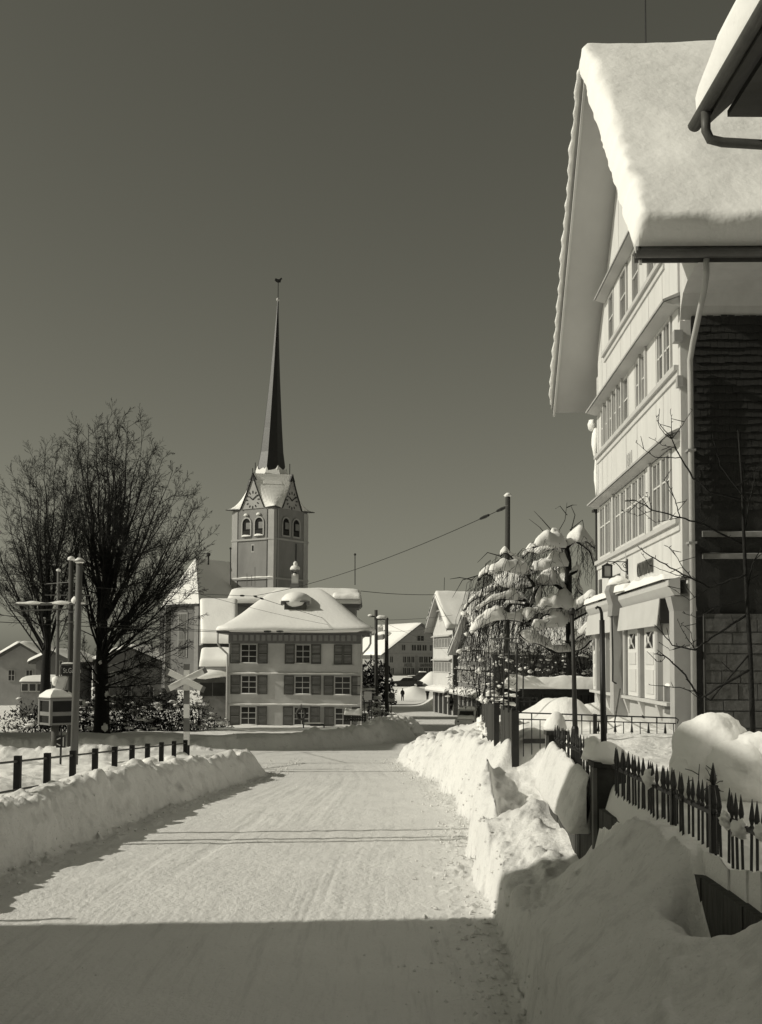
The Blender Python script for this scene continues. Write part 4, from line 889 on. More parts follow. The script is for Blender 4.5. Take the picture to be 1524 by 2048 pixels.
# ------------------------------------------------------------------ low roofs between choir and shuttered house
SH_ = thing('vestry', 'low building with two steps of snowy roof between the church and the shuttered house', 'building', at(430, 1440, 96))
def vestry():
    P = SH_; b = P.location
    def q(px, py, Y): return at(px, py, Y) - b
    a, c = q(402, 1287, 97), q(475, 1287, 97); d, e = q(475, 1200, 103), q(400, 1200, 103); c.z = a.z; d.z = e.z
    m = MB(); snow_patch(m, a, c, d, e, .45, 24, 16, 5, .05, .6, 3); m.build('upper_roof_snow', SNOWR, P, True)
    MB().box(a.x + .15, c.x, a.y + .25, e.y + 3, -3, a.z - .02).build('wall', mat('vestry_wall', .06, .9, .3, 2), P)
    MB().prism([(a.x, a.y + .3, a.z - .1), (e.x, e.y, e.z - .1), (e.x, e.y, a.z - .1)], (.12, 0, 0)).build('gable_boards', mat('gable_grey', .3, .9, .1), P)
    a, c = q(398, 1333, 94), q(475, 1333, 94); d, e = q(475, 1303, 96.8), q(402, 1303, 96.8); c.z = a.z; d.z = e.z
    m = MB(); snow_patch(m, a, c, d, e, .6, 22, 12, 3.5, .06, .7, 6); m.build('lower_roof_snow', SNOWR, P, True)
    MB().box(a.x + .1, c.x, a.y + .02, a.y + .2, a.z - .5, a.z - .02).build('eave_boards', mat('eave_mid', .28, .8, .12), P)
    MB().box(a.x + .3, c.x, a.y + .4, a.y + 2.5, -3, a.z - .03).build('lower_wall', mat('vestry_low_wall', .13, .9, .3, 1.5), P)
    for i, px in enumerate((412, 438)):
        w = q(px, 1375, 94.35); MB().box(w.x - .5, w.x + .5, a.y + .37, a.y + .42, w.z - .7, w.z + .7).build('window', GLASSD, P)
    for y, px in ((1350, 420),):
        k = q(px, y, 93.5); m = MB(); m.blob(tuple(k), (1.5, .8, .45), 3, .25); m.build('porch_snow', SNOWR, P, True)
        MB().box(k.x - 1.6, k.x + 2, k.y - .6, k.y + 1.2, k.z - .6, k.z - .2).build('porch_roof', mat('vestry_wall', .06), P)
vestry()
# ------------------------------------------------------------------ houses down the street
def strip_windows(P, O, ux, x0, x1, z0, z1, n, fr, gl, sh=None):
    ux = Vector(ux); w = (x1 - x0) / n
    for i in range(n):
        c = Vector(O) + ux * (x0 + w * (i + .5)) + Vector((0, 0, (z0 + z1) / 2)); window(P, c, ux, w * .9, z1 - z0, 2, 1, fr, gl, .06, .08, .06)
def gable_house(name, label, near, far, depth, zb, ze, zr, wallm, bands, side_m, seed=1, ov=.8, ridge_ext=0.0, group=None):
    """timber house, gable on the line near->far (facing left of that line), ridge running off to the right"""
    near, far = Vector(near), Vector(far); near.z = far.z = 0; d = (far - near); L = d.length; d.normalize(); r = Vector((d.y, -d.x, 0)); n = -r
    P = thing(name, label, 'house', (near.x, near.y, zb), 0, group)
    b = Vector((near.x, near.y, zb))
    def p(a, o, z): return near + d * a + r * o + Vector((0, 0, z)) - b
    sl = (zr - ze) / (L / 2 + ov)
    zw = ze + ov * sl
    MB().prism([p(0, 0, zb - 1), p(L, 0, zb - 1), p(L, 0, zw - .25), p(L / 2, 0, zr - .3), p(0, 0, zw - .25)], r * depth).build('wall', wallm, P)
    MB().prism([p(.0, .1, zb - 1), p(.0, depth, zb - 1), p(.0, depth, zw - .3), p(.0, .1, zw - .3)], -d * .06).build('side_boards', side_m, P)
    for s in (0, 1):
        f = (lambda a: a) if s == 0 else (lambda a: L - a)
        MB().prism([p(f(-ov), -ov, ze), p(f(L / 2), -ov, zr), p(f(L / 2), -ov, zr - .22), p(f(-ov), -ov, ze - .2)], r * (depth + ov)).build('roof', mat('soffit_paint', .5), P)
        MB().prism([p(f(-ov), -ov - .05, ze + .05), p(f(L / 2), -ov - .05, zr + .05), p(f(L / 2), -ov - .05, zr - .35), p(f(-ov), -ov - .05, ze - .3)], r * .06).build('barge_board', TRIM, P)
        if s == 0: m = MB(); snow_saddle(m, p(-ov - .1, -ov - .1, ze), p(-ov - .1, depth, ze), p(L / 2, -ov - .1, zr + .05), p(L / 2, depth, zr + .05), p(L + ov + .1, -ov - .1, ze), p(L + ov + .1, depth, ze), .42, 30, 40, seed, .08, .6, .1); m.build('roof_snow', SNOWR, P, True)
    ux = -d
    for z0, z1, kind, a0, a1, k in bands:
        if kind == 'win':
            strip_windows(P, p(0, -.03, 0), d * -1, -a1, -a0, z0, z1, k, WOODW, GLASSL)
            o = MB(); o.prism([p(a0 - .3, -.35, z1 + .12), p(a1 + .3, -.35, z1 + .12), p(a1 + .3, 0, z1 + .3), p(a0 - .3, 0, z1 + .3)], (0, 0, .05)); o.build('pent_roof', TRIM, P)
        elif kind == 'shop':
            MB().obox(p((a0 + a1) / 2, -.03, (z0 + z1) / 2), d * (a1 - a0) / 2, r * .04, Vector((0, 0, (z1 - z0) / 2))).build('shop_opening', mat('shop_dark', .02, .7, .3), P)
            m = MB(); m.prism([p(a0 - .4, -.9, z1), p(a1 + .4, -.9, z1), p(a1 + .4, 0, z1 + .25), p(a0 - .4, 0, z1 + .25)], (0, 0, .12)); m.build('canopy', TRIM, P)
            m = MB(); snow_patch(m, p(a0 - .4, -.95, z1 + .13), p(a1 + .4, -.95, z1 + .13), p(a1 + .4, 0, z1 + .4), p(a0 - .4, 0, z1 + .4), .35, 24, 8, 4, .2, .9, seed); m.build('canopy_snow', SNOWR, P, True)
            for i in range(k):
                a = a0 + (a1 - a0) * (i + .5) / k; MB().obox(p(a, -.12, (z0 + z1) / 2), d * .16, r * .08, Vector((0, 0, (z1 - z0) / 2))).build('shop_pillar', mat('shop_pillar', .42, .8, .1), P)
    return P
wl = mat('street_house_white', .64, .7, .06, .8); sdk = mat('street_side_dark', .10, .8, .25, 3, stretch=(1, 1, 4))
n1 = at(905, 1350, 120); f1 = at(866, 1350, 129)
gable_house('street_house', 'narrow white gabled house with snow roof at the far right of the street', n1, f1, 9, -3.0, 6.2, 10.0, wl,
            [(7.2, 8.1, 'win', 3.4, 6.0, 2), (4.2, 5.3, 'win', .5, 8.6, 6), (1.6, 2.75, 'win', .5, 8.6, 6), (-2.9, -.5, 'shop', .3, 8.8, 4)], sdk, 3)
n2 = at(985, 1350, 92); f2 = at(916, 1350, 109)
gable_house('street_house', 'long shop house behind the weeping tree, arcade under a snowy canopy', n2, f2, 10, -2.6, 3.6, 7.4, mat('tree_shaded_front', .24, .8, .15, .8),  # the weeping tree's shade is put into this wall colour
            [(5.0, 5.9, 'win', 7.5, 11.0, 3), (2.9, 3.7, 'win', 2, 15.5, 8), (.9, 2.0, 'win', .6, 17, 10), (-2.6, -.2, 'shop', .5, 16.5, 7)], sdk, 5)
MB_rod = MB().tube([at(888, 1190, 125), at(889, 1155, 125)], .03, 5); solo('lightning_rod', MB_rod, IRON, 'thin rod standing on the ridge of the narrow gabled street house', 'rod')
# the inn, turned a little, its lit roof slope to the left
IN = thing('inn', 'broad shingled inn with lettering across its gable beyond the parked car', 'inn', at(839, 1345, 195), math.radians(24))
def inn():
    P = IN; b = P.location
    za = at(839, 1246, 195).z - b.z; ze = at(770, 1304, 195).z - b.z; hw = 6.7; D = 15; sl = (za - ze) / hw; o = .7
    wm = mat('inn_shingle', .30, .8, .1, 2)
    MB().prism([(-hw, 0, -1.5), (hw, 0, -1.5), (hw, 0, ze), (0, 0, za - .2), (-hw, 0, ze)], (0, D, 0)).build('wall', wm, P)
    for s in (-1, 1):
        MB().prism([(s * (hw + o), -o, ze - o * sl), (0, -o, za), (0, -o, za - .25), (s * (hw + o), -o, ze - o * sl - .2)], (0, D + 2 * o, 0)).build('roof', mat('eave_grey', .16), P)
        m = MB(); snow_patch(m, (s * (hw + o + .1), -o - .1, ze - o * sl), (s * (hw + o + .1), D + o, ze - o * sl), (0, D + o, za + .02), (0, -o - .1, za + .02), .4, 30, 20, 4, .06, .4, 4); m.build('roof_snow', SNOWR, P, True)
    fr = mat('inn_frames', .36, .7, .08)
    rows = [(za - 2.6, 1.0, [(-.6, .9, 1)]), (za - 4.2, 1.1, [(-3.4, -2.6, 1), (-1.6, 1.4, 3), (1.8, 3.2, 2)]), (za - 6.2, 1.15, [(-5.6, -4.9, 1), (-3.2, -.9, 3), (-.2, 3.4, 4), (4, 6, 2)]), (za - 8.1, 1.15, [(-6.0, -4.7, 2), (-3.2, -.9, 3), (-.2, 3.4, 4), (4, 6, 2)])]
    for z, h, sp in rows:
        for x0, x1, n in sp:
            w = (x1 - x0) / n
            for i in range(n): window(P, (x0 + w * (i + .5), -.03, z), (1, 0, 0), w * .92, h, 2, 1, fr, GLASSD, .06, .07, .06)
    for z in (za - 3.5, za - 5.4, za - 9.0): MB().box(-hw * .98 if z < ze else -(za - z) / sl, hw * .98 if z < ze else (za - z) / sl, -.12, 0, z - .08, z + .05).build('string_board', mat('inn_frames', .36), P)
    MB().box(-6.2, -.6, -.06, 0, -.9, za - 9.25).build('shop_window', GLASSD, P)
    for i in range(6): MB().box(-6.1 + i * 1.1, -5.95 + i * 1.1, -.12, -.061, -.9, za - 9.25).build('shop_post', mat('inn_frames', .36), P)
    Mx = Matrix(((1, 0, 0, 0), (0, 0, -1, 0), (0, 1, 0, 0), (0, 0, 0, 1))); lm = mat('letter_paint', .10)
    lettering('HOTEL', .75, .02, Matrix.Translation((-2.1, -.05, za - 7.15)) @ Mx, lm, P, 'lettering', 1.5); lettering('BAHNHOF', .75, .02, Matrix.Translation((1.3, -.05, za - 7.15)) @ Mx, lm, P, 'lettering', 2.3)
    MB().box(-.72, -.38, -.1, 0, -1, za - 5.3).build('downpipe', mat('inn_pipe', .22, .7, .1), P)
    c = (-3.2, 9.5, za - 1.6); ch = MB().box(c[0] - .5, c[0] + .5, c[1] - .5, c[1] + .5, c[2] - 1.5, c[2] + 1.0).build('chimney', mat('chimney_plaster', .5), P)
    m = MB(); m.blob((c[0], c[1], c[2] + 1.2), (.7, .7, .3), 3, .1); m.build('chimney_snow', SNOWR, ch, True)
    dm = MB().box(-4.6, -2.6, 5, 8, za - 3.5, za - 1.9).build('dormer', mat('inn_dormer', .12, .8, .2), P); m = MB(); m.blob((-3.6, 6.5, za - 1.8), (1.3, 1.9, .5), 6, .1); m.build('dormer_snow', SNOWR, dm, True)
inn()
# houses far left beyond the line
def small_house(px, py_top, py_eave, py_base, Y, halfpx, label, seed, wv=.2, wins=()):
    a = at(px, py_top, Y); base = at(px, py_base, Y); k = Y / FPX; hw = halfpx * k; ze = at(px, py_eave, Y).z - base.z; za = a.z - base.z
    P = thing('village_house', label, 'house', base); m_ = mat('village_wall_%d' % seed, wv, .9, .15, .6)
    MB().prism([(-hw, 0, -2), (hw, 0, -2), (hw, 0, ze), (0, 0, za - .2), (-hw, 0, ze)], (0, 9, 0)).build('wall', m_, P)
    sl = (za - ze) / hw
    for s in (-1, 1):
        MB().prism([(s * (hw + .6), -.6, ze - .6 * sl), (0, -.6, za), (0, -.6, za - .3), (s * (hw + .6), -.6, ze - .6 * sl - .25)], (0, 10, 0)).build('roof', mat('village_eave', .09, .8, .2), P)
        m = MB(); snow_patch(m, (s * (hw + .7), -.7, ze - .6 * sl), (s * (hw + .7), 9.4, ze - .6 * sl), (0, 9.4, za), (0, -.7, za), .4, 20, 14, 4, .08, .5, seed); m.build('roof_snow', SNOWR, P, True)
    for wx, wz, w, h in wins: window(P, (wx, -.03, wz), (1, 0, 0), w, h, 2, 2, mat('inn_frames', .36), GLASSD, .06, .08, .05)
    return P
small_house(105, 1301, 1318, 1375, 118, 34, 'grey gabled house with two narrow windows behind the railway poles', 2, .16, [(-.8, 2.0, .7, 1.5), (.7, 2.0, .7, 1.5)])
small_house(40, 1285, 1312, 1390, 130, 45, 'pale house at the left edge beyond the railway line', 3, .3, [(-1, 2.2, .8, 1.3), (1, 2.2, .8, 1.3)])
small_house(255, 1292, 1322, 1410, 125, 70, 'low wide house behind the big bare tree', 4, .22, [(-2.4, 1.5, .9, 1.2), (0, 1.5, .9, 1.2), (2.4, 1.5, .9, 1.2)])
# halt shelter with a snow roof at the far left edge
HS = thing('railway_shelter', 'low shelter with snow roof and small panes at the left edge', 'shelter', at(84, 1385, 92))
def shelter():
    P = HS; b = P.location; x0, x1 = at(40, 1380, 92).x - b.x, at(109, 1380, 92).x - b.x; z0, z1 = at(80, 1384, 92).z - b.z, at(80, 1363, 92).z - b.z
    MB().box(x0, x1, 0, 3, -2, z1).build('wall', mat('shelter_boards', .22, .8, .2, 3), P)
    for i in range(4):
        x = x1 - .5 - i * .62; MB().box(x - .24, x + .24, -.05, 0, z1 - .75, z1 - .2).build('window', GLASSD, P); MB().box(x - .29, x + .29, -.03, .0, z1 - .8, z1 - .15).build('window_frame', WOODC, P)
    m = MB(); snow_patch(m, (x0, -.3, z1), (x1 + .2, -.3, z1), (x1 + .2, 3.2, z1 + .15), (x0, 3.2, z1 + .15), .38, 16, 10, 3.5, .06, .8, 4); m.build('roof_snow', SNOWR, P, True)
shelter()
# ------------------------------------------------------------------ trees and shrubs
def tubes(mb, pts, rad, n):
    mb.tube(pts, rad, n, cap=False)
def bare_tree(name, label, base, fork, tips, r0, seed, extra=9, scale=1.0, group=None, low=()):
    rnd = random.Random(seed); base = Vector(base); P = thing(name, label, 'tree', base, 0, group)
    trunk, limbs, twigs, snow = MB(), MB(), MB(), MB()
    fork = [Vector(f) for f in fork]
    pts = [base - Vector((0, 0, .6)), base + Vector((0, 0, .2))] + fork; n = len(pts)
    rad = [r0 * 1.5, r0 * 1.15] + [r0 * (1 - .45 * i / max(1, len(fork) - 1)) for i in range(len(fork))]
    trunk.tube(pts, rad, 12); trunk.build('trunk', BARK, P, True, world=True)
    tips_top = max(t[2] for t in tips)
    def child(p, d, L, r, lev):
        k = 5 if lev < 3 else 3; q = [p.copy()]; rr = [r]; dd = d.copy(); axis = Vector((rnd.uniform(-1, 1), rnd.uniform(-1, 1), rnd.uniform(-1, 1))) * .12
        for i in range(k):
            dd = (dd + Vector((0, 0, .05 if lev < 3 else .02)) + axis + Vector((rnd.uniform(-1, 1), rnd.uniform(-1, 1), rnd.uniform(-1, 1))) * .10).normalized()
            q.append(q[-1] + dd * L / k); rr.append(max(.007, r * (1 - .8 * (i + 1) / k)))
        (limbs if lev < 3 else twigs).tube(q, rr, 4 if lev < 3 else 3, False)
        if lev < 4:
            m = {2: 8, 3: 4}[lev]
            for j in range(m):
                t = .2 + .8 * (j + rnd.random()) / m; i = min(k - 1, int(t * k)); pp = q[i].lerp(q[i + 1], t * k - i); tg = (q[i + 1] - q[i]).normalized()
                x, y = frame_of(tg); a = rnd.uniform(0, 6.28); an = math.radians(rnd.uniform(25, 48)); nd = (tg * math.cos(an) + (x * math.cos(a) + y * math.sin(a)) * math.sin(an)).normalized()
                child(pp, nd, L * rnd.uniform(.32, .55) * (1.1 - .4 * t), max(.008, rr[i] * .55), lev + 1)
    for tip in tips:
        tip = fork[-1].lerp(Vector(tip[:3]), .965); hf = max(0, min(.999, (tip.z - fork[0].z) / (tips_top - fork[0].z))) ** .8; hf = max(0, min(.999, hf * rnd.uniform(.55, 1.1))) * (len(fork) - 1); i = int(hf); st = fork[i].lerp(fork[i + 1], hf - i)
        L = (tip - st).length; ctrl = st + Vector(((tip.x - st.x) * .56, (tip.y - st.y) * .56, (tip.z - st.z) * .47)) + Vector((rnd.uniform(-.3, .3), rnd.uniform(-.3, .3), 0))
        K = 12; q = []; rr = []; rs = r0 * min(.36, .08 + .016 * L) * rnd.uniform(.7, 1.15)
        for k in range(K + 1):
            t = k / K; p = st * (1 - t) ** 2 + ctrl * 2 * t * (1 - t) + tip * t * t; w = .10 * L / 10
            p = p + Vector((mnoise.noise(p * .5 + Vector((seed, 0, 0))), mnoise.noise(p * .5 + Vector((0, seed, 0))), 0)) * w * 2; q.append(p); rr.append(max(.014, rs * (1 - t) ** .85))
        limbs.tube(q, rr, 6, False)
        m = int(6 + L * 1.25)
        for j in range(m):
            t = .16 + .84 * (j + rnd.random()) / m; i = min(K - 1, int(t * K)); pp = q[i].lerp(q[i + 1], t * K - i); tg = (q[i + 1] - q[i]).normalized()
            x, y = frame_of(tg); a = rnd.uniform(0, 6.28); an = math.radians(rnd.uniform(22, 52)); nd = (tg * math.cos(an) + (x * math.cos(a) + y * math.sin(a)) * math.sin(an)).normalized()
            child(pp, nd, (.9 + L * .19) * rnd.uniform(.55, 1.1) * (1.2 - .78 * t) * scale, max(.012, rr[i] * .5), 2)
        # snow lying along the flatter, lower limbs
        for k in range(1, K):
            g = (q[k + 1] - q[k]).normalized() if k < K else Vector((0, 0, 1))
            if abs(g.z) < .72 and rr[k] > .03 and rnd.random() < .75: snow_roll(snow, [q[k] + Vector((0, 0, rr[k] * .6)), q[k].lerp(q[k + 1], .35) + Vector((0, 0, rr[k] * .6)), q[k].lerp(q[k + 1], .7) + Vector((0, 0, rr[k] * .6)), q[k + 1] + Vector((0, 0, rr[k + 1] * .6))], rr[k] * 2.1, rr[k] * 1.3 + .03, .3, 5, k)
    for c, r in low: snow.blob(c, (r[0] * .22, r[1] * .25, r[2] * .42), rnd.random() * 9, .6, 10, 7)
    limbs.build('limbs', BARK, P, world=True); tag(twigs.build('twigs', TWIG, P, world=True), kind='stuff'); tag(snow.build('branch_snow', SNOWR, P, True, world=True), kind='stuff')
    return P
TY = 64.0
def T(px, py, dy=0): return at(px, py, TY + dy)
tips = [T(px, py, dy) for px, py, dy in [(215, 822, 0), (188, 838, 2), (172, 845, -2), (238, 826, -1.5), (262, 832, 1.5), (285, 858, -2), (310, 880, 2), (330, 905, 0), (352, 930, -2.5), (368, 958, 1), (385, 985, 3), (396, 1015, -1), (408, 1045, 1), (414, 1070, -2), (410, 1100, 2), (404, 1135, 0), (398, 1180, -2), (392, 1235, 1.5), (150, 862, 1), (160, 880, -3), (135, 905, 3), (125, 960, -2), (132, 1010, 1), (205, 870, 4), (250, 880, -4), (300, 930, 4), (340, 1000, -4), (228, 850, 3), (275, 950, -4.5), (195, 930, -4.5), (360, 1060, 4), (380, 1290, -2), (150, 1060, -3), (330, 1110, -4), (372, 1150, -3), (345, 1240, -3.5), (310, 1340, -4), (355, 1370, -3), (140, 1150, 2), (300, 1405, -3.5), (338, 1400, -2.5), (272, 1422, -3), (362, 1310, -3), (330, 1290, 2.5), (142, 1285, -3), (150, 1345, -2.5), (250, 1180, -5), (290, 1060, -5), (390, 1100, -3)]]
lowc = [(tuple(T(px, py, -.5)), (r, r * .8, r * .8)) for px, py, r in [(200, 1325, .35), (213, 1388, .45), (168, 1405, .4), (210, 1455, .7), (190, 1300, .25), (226, 1290, .22), (232, 1350, .25), (258, 1330, .3), (215, 1240, .2), (190, 1255, .22), (176, 1335, .3), (200, 1250, .2), (236, 1262, .24)]]
bare_tree('bare_tree', 'big bare tree with a wide fan of dark branches beside the line', at(203, 1463, TY), [T(204, 1400), T(203, 1330), T(205, 1260), T(208, 1190)], tips, .40, 5, low=lowc)
TY = 74.0
tips2 = [T(px, py, dy) for px, py, dy in [(92, 885, 0), (115, 890, 2), (140, 885, -2), (160, 900, 1), (72, 900, -1), (50, 920, 2), (25, 950, 0), (0, 985, -2), (-30, 1030, 1), (150, 950, -3), (130, 1000, 3), (170, 960, 2), (60, 980, -3), (20, 1040, 3), (175, 1040, -2), (160, 1110, 1), (-20, 1100, -2), (100, 930, 4), (80, 960, -4), (45, 1080, -3), (-60, 1090, 2), (160, 1170, -2), (10, 1150, 3)]]
bare_tree('bare_tree', 'second bare tree cut by the left edge of the picture', at(92, 1455, TY), [T(90, 1390), T(92, 1330), T(95, 1280), T(96, 1230)], tips2, .34, 9, low=[(tuple(T(88, 1240, -.4)), (.6, .4, .4)), (tuple(T(110, 1130, -.4)), (.9, .3, .15))])

LEAFD = mat('evergreen_leaf', .020, .7, .45, 3, spec=.3); LEAFG = mat('dull_leaf', .05, .8, .4, 3)
def shrub(name, label, c, r, nleaf, nsnow, seed, leaf=LEAFD, group=None, ls=.14, top=.3, stems=True, snow_r=.12):
    rnd = random.Random(seed); c = Vector(c); P = thing(name, label, 'shrub', (c.x, c.y, c.z), 0, group)
    fo, sn, st = MB(), MB(), MB(); r = Vector(r)
    for i in range(nleaf):
        while True:
            d = Vector((rnd.uniform(-1, 1), rnd.uniform(-1, 1), rnd.uniform(-.2, 1)))
            if d.length < 1 and d.length > .35 * rnd.random(): break
        k = 1 + .30 * mnoise.noise(d.normalized() * 1.9 + Vector((seed, 0, 0))); p = Vector((d.x * r.x, d.y * r.y, d.z * r.z)) * k
        a = Vector((rnd.uniform(-1, 1), rnd.uniform(-1, 1), rnd.uniform(-.7, .7))).normalized() * ls * rnd.uniform(.6, 1.3); b2, _ = frame_of(a); b2 = b2 * ls * .35
        fo.add([p - a, p + b2, p + a, p - b2], [(0, 1, 2, 3)])
    for i in range(nsnow):
        a = rnd.uniform(0, 6.28); q = math.sqrt(rnd.random()); zz = math.sqrt(max(0, 1 - q * q)); d = Vector((q * math.cos(a), q * math.sin(a), zz * rnd.uniform(top, 1)))
        k = 1 + .30 * mnoise.noise(d.normalized() * 1.9 + Vector((seed, 0, 0))); s = snow_r * rnd.uniform(.4, 1.5)
        sn.blob(Vector((d.x * r.x, d.y * r.y, d.z * r.z)) * k, (s * rnd.uniform(.8, 2.0), s * rnd.uniform(.8, 1.6), s * rnd.uniform(.35, .7)), rnd.random() * 50, .75, 8, 6, 2.4)
    for i in range(7):
        a = rnd.uniform(0, 6.28); st.tube([(0, 0, -.4), (math.cos(a) * r.x * .3, math.sin(a) * r.y * .3, r.z * .4), (math.cos(a) * r.x * .7, math.sin(a) * r.y * .7, r.z * .8)], [.03, .02, .008], 4, False)
    tag(fo.build('foliage', leaf, P), kind='stuff'); st.build('stems', BARK, P)
    if nsnow: tag(sn.build('snow_clumps', SNOWR, P, True), kind='stuff')
    return P
sh_lab = ['dark evergreen shrub speckled with snow left of the tree trunk', 'broad evergreen shrub heaped with snow right of the tree trunk', 'snow-dusted shrub between the bare tree and the crossing sign', 'tall shrub just left of the crossing sign', 'shrub just right of the crossing sign', 'low snowy shrub at the corner of the shuttered house', 'shrub behind the glazed signal cabin', 'dark shrub below the left edge poles']
for i, (px, py, Y, rx, rz, nl, ns) in enumerate([(182, 1462, 68, 1.5, 2.4, 1500, 26), (248, 1464, 69, 1.9, 2.1, 2000, 34), (300, 1465, 70, 1.8, 2.3, 1900, 34), (345, 1465, 71, 1.7, 2.7, 1700, 30), (392, 1466, 72, 1.2, 2.6, 900, 26), (425, 1466, 78, 1.4, 1.3, 500, 30), (125, 1462, 67, 1.7, 1.9, 1500, 16), (70, 1464, 68, 2.2, 1.9, 1500, 20)]):
    shrub('evergreen_shrub', sh_lab[i], at(px, py, Y), (rx, 1.2, rz), nl, ns, 20 + i, LEAFD if i not in (4, 5) else LEAFG, 'snowy shrubs behind the railway', .15, .15, snow_r=.15)
shrub('evergreen_tree', 'dark yew mass in front of the inn left of the street poles', at(746, 1395, 150), (2.9, 2, 5.2), 2600, 10, 41, LEAFD, None, .4, .3, snow_r=.3)
shrub('snowy_bush', 'frosted bush right of the shuttered house', at(737, 1418, 96), (1.2, 1, 2.4), 350, 60, 42, LEAFG, None, .16, .0, snow_r=.16)
shrub('snowy_bush', 'low frosted bush at the foot of the two street poles', at(762, 1436, 93), (1.3, 1, .9), 250, 30, 43, LEAFG, None, .14, .0, snow_r=.13)
# garden behind the fence
shrub('garden_conifer', 'small snow-crusted evergreen behind the board fence', at(1005, 1400, 31), (.42, .4, 1.6), 420, 46, 44, LEAFD, None, .07, -.2, snow_r=.06)
for i, (px, pyb, Y, rx, rz, lb) in enumerate([(1065, 1362, 37, .95, 1.5, 'snow-speckled garden bush under the weeping tree'), (1125, 1362, 39, 1.1, 1.6, 'dark garden bush behind the snow-topped wall'), (1170, 1362, 38, .9, 1.5, 'garden bush beside the corner of the white house'), (960, 1395, 50, 1.5, 2.2, 'dim bush mass under the hanging twigs')]):
    shrub('garden_bush', lb, at(px, pyb, Y), (rx, .8, rz), 1100, 40, 50 + i, LEAFD if i else LEAFG, 'garden bushes', .09, -.1, snow_r=.055)

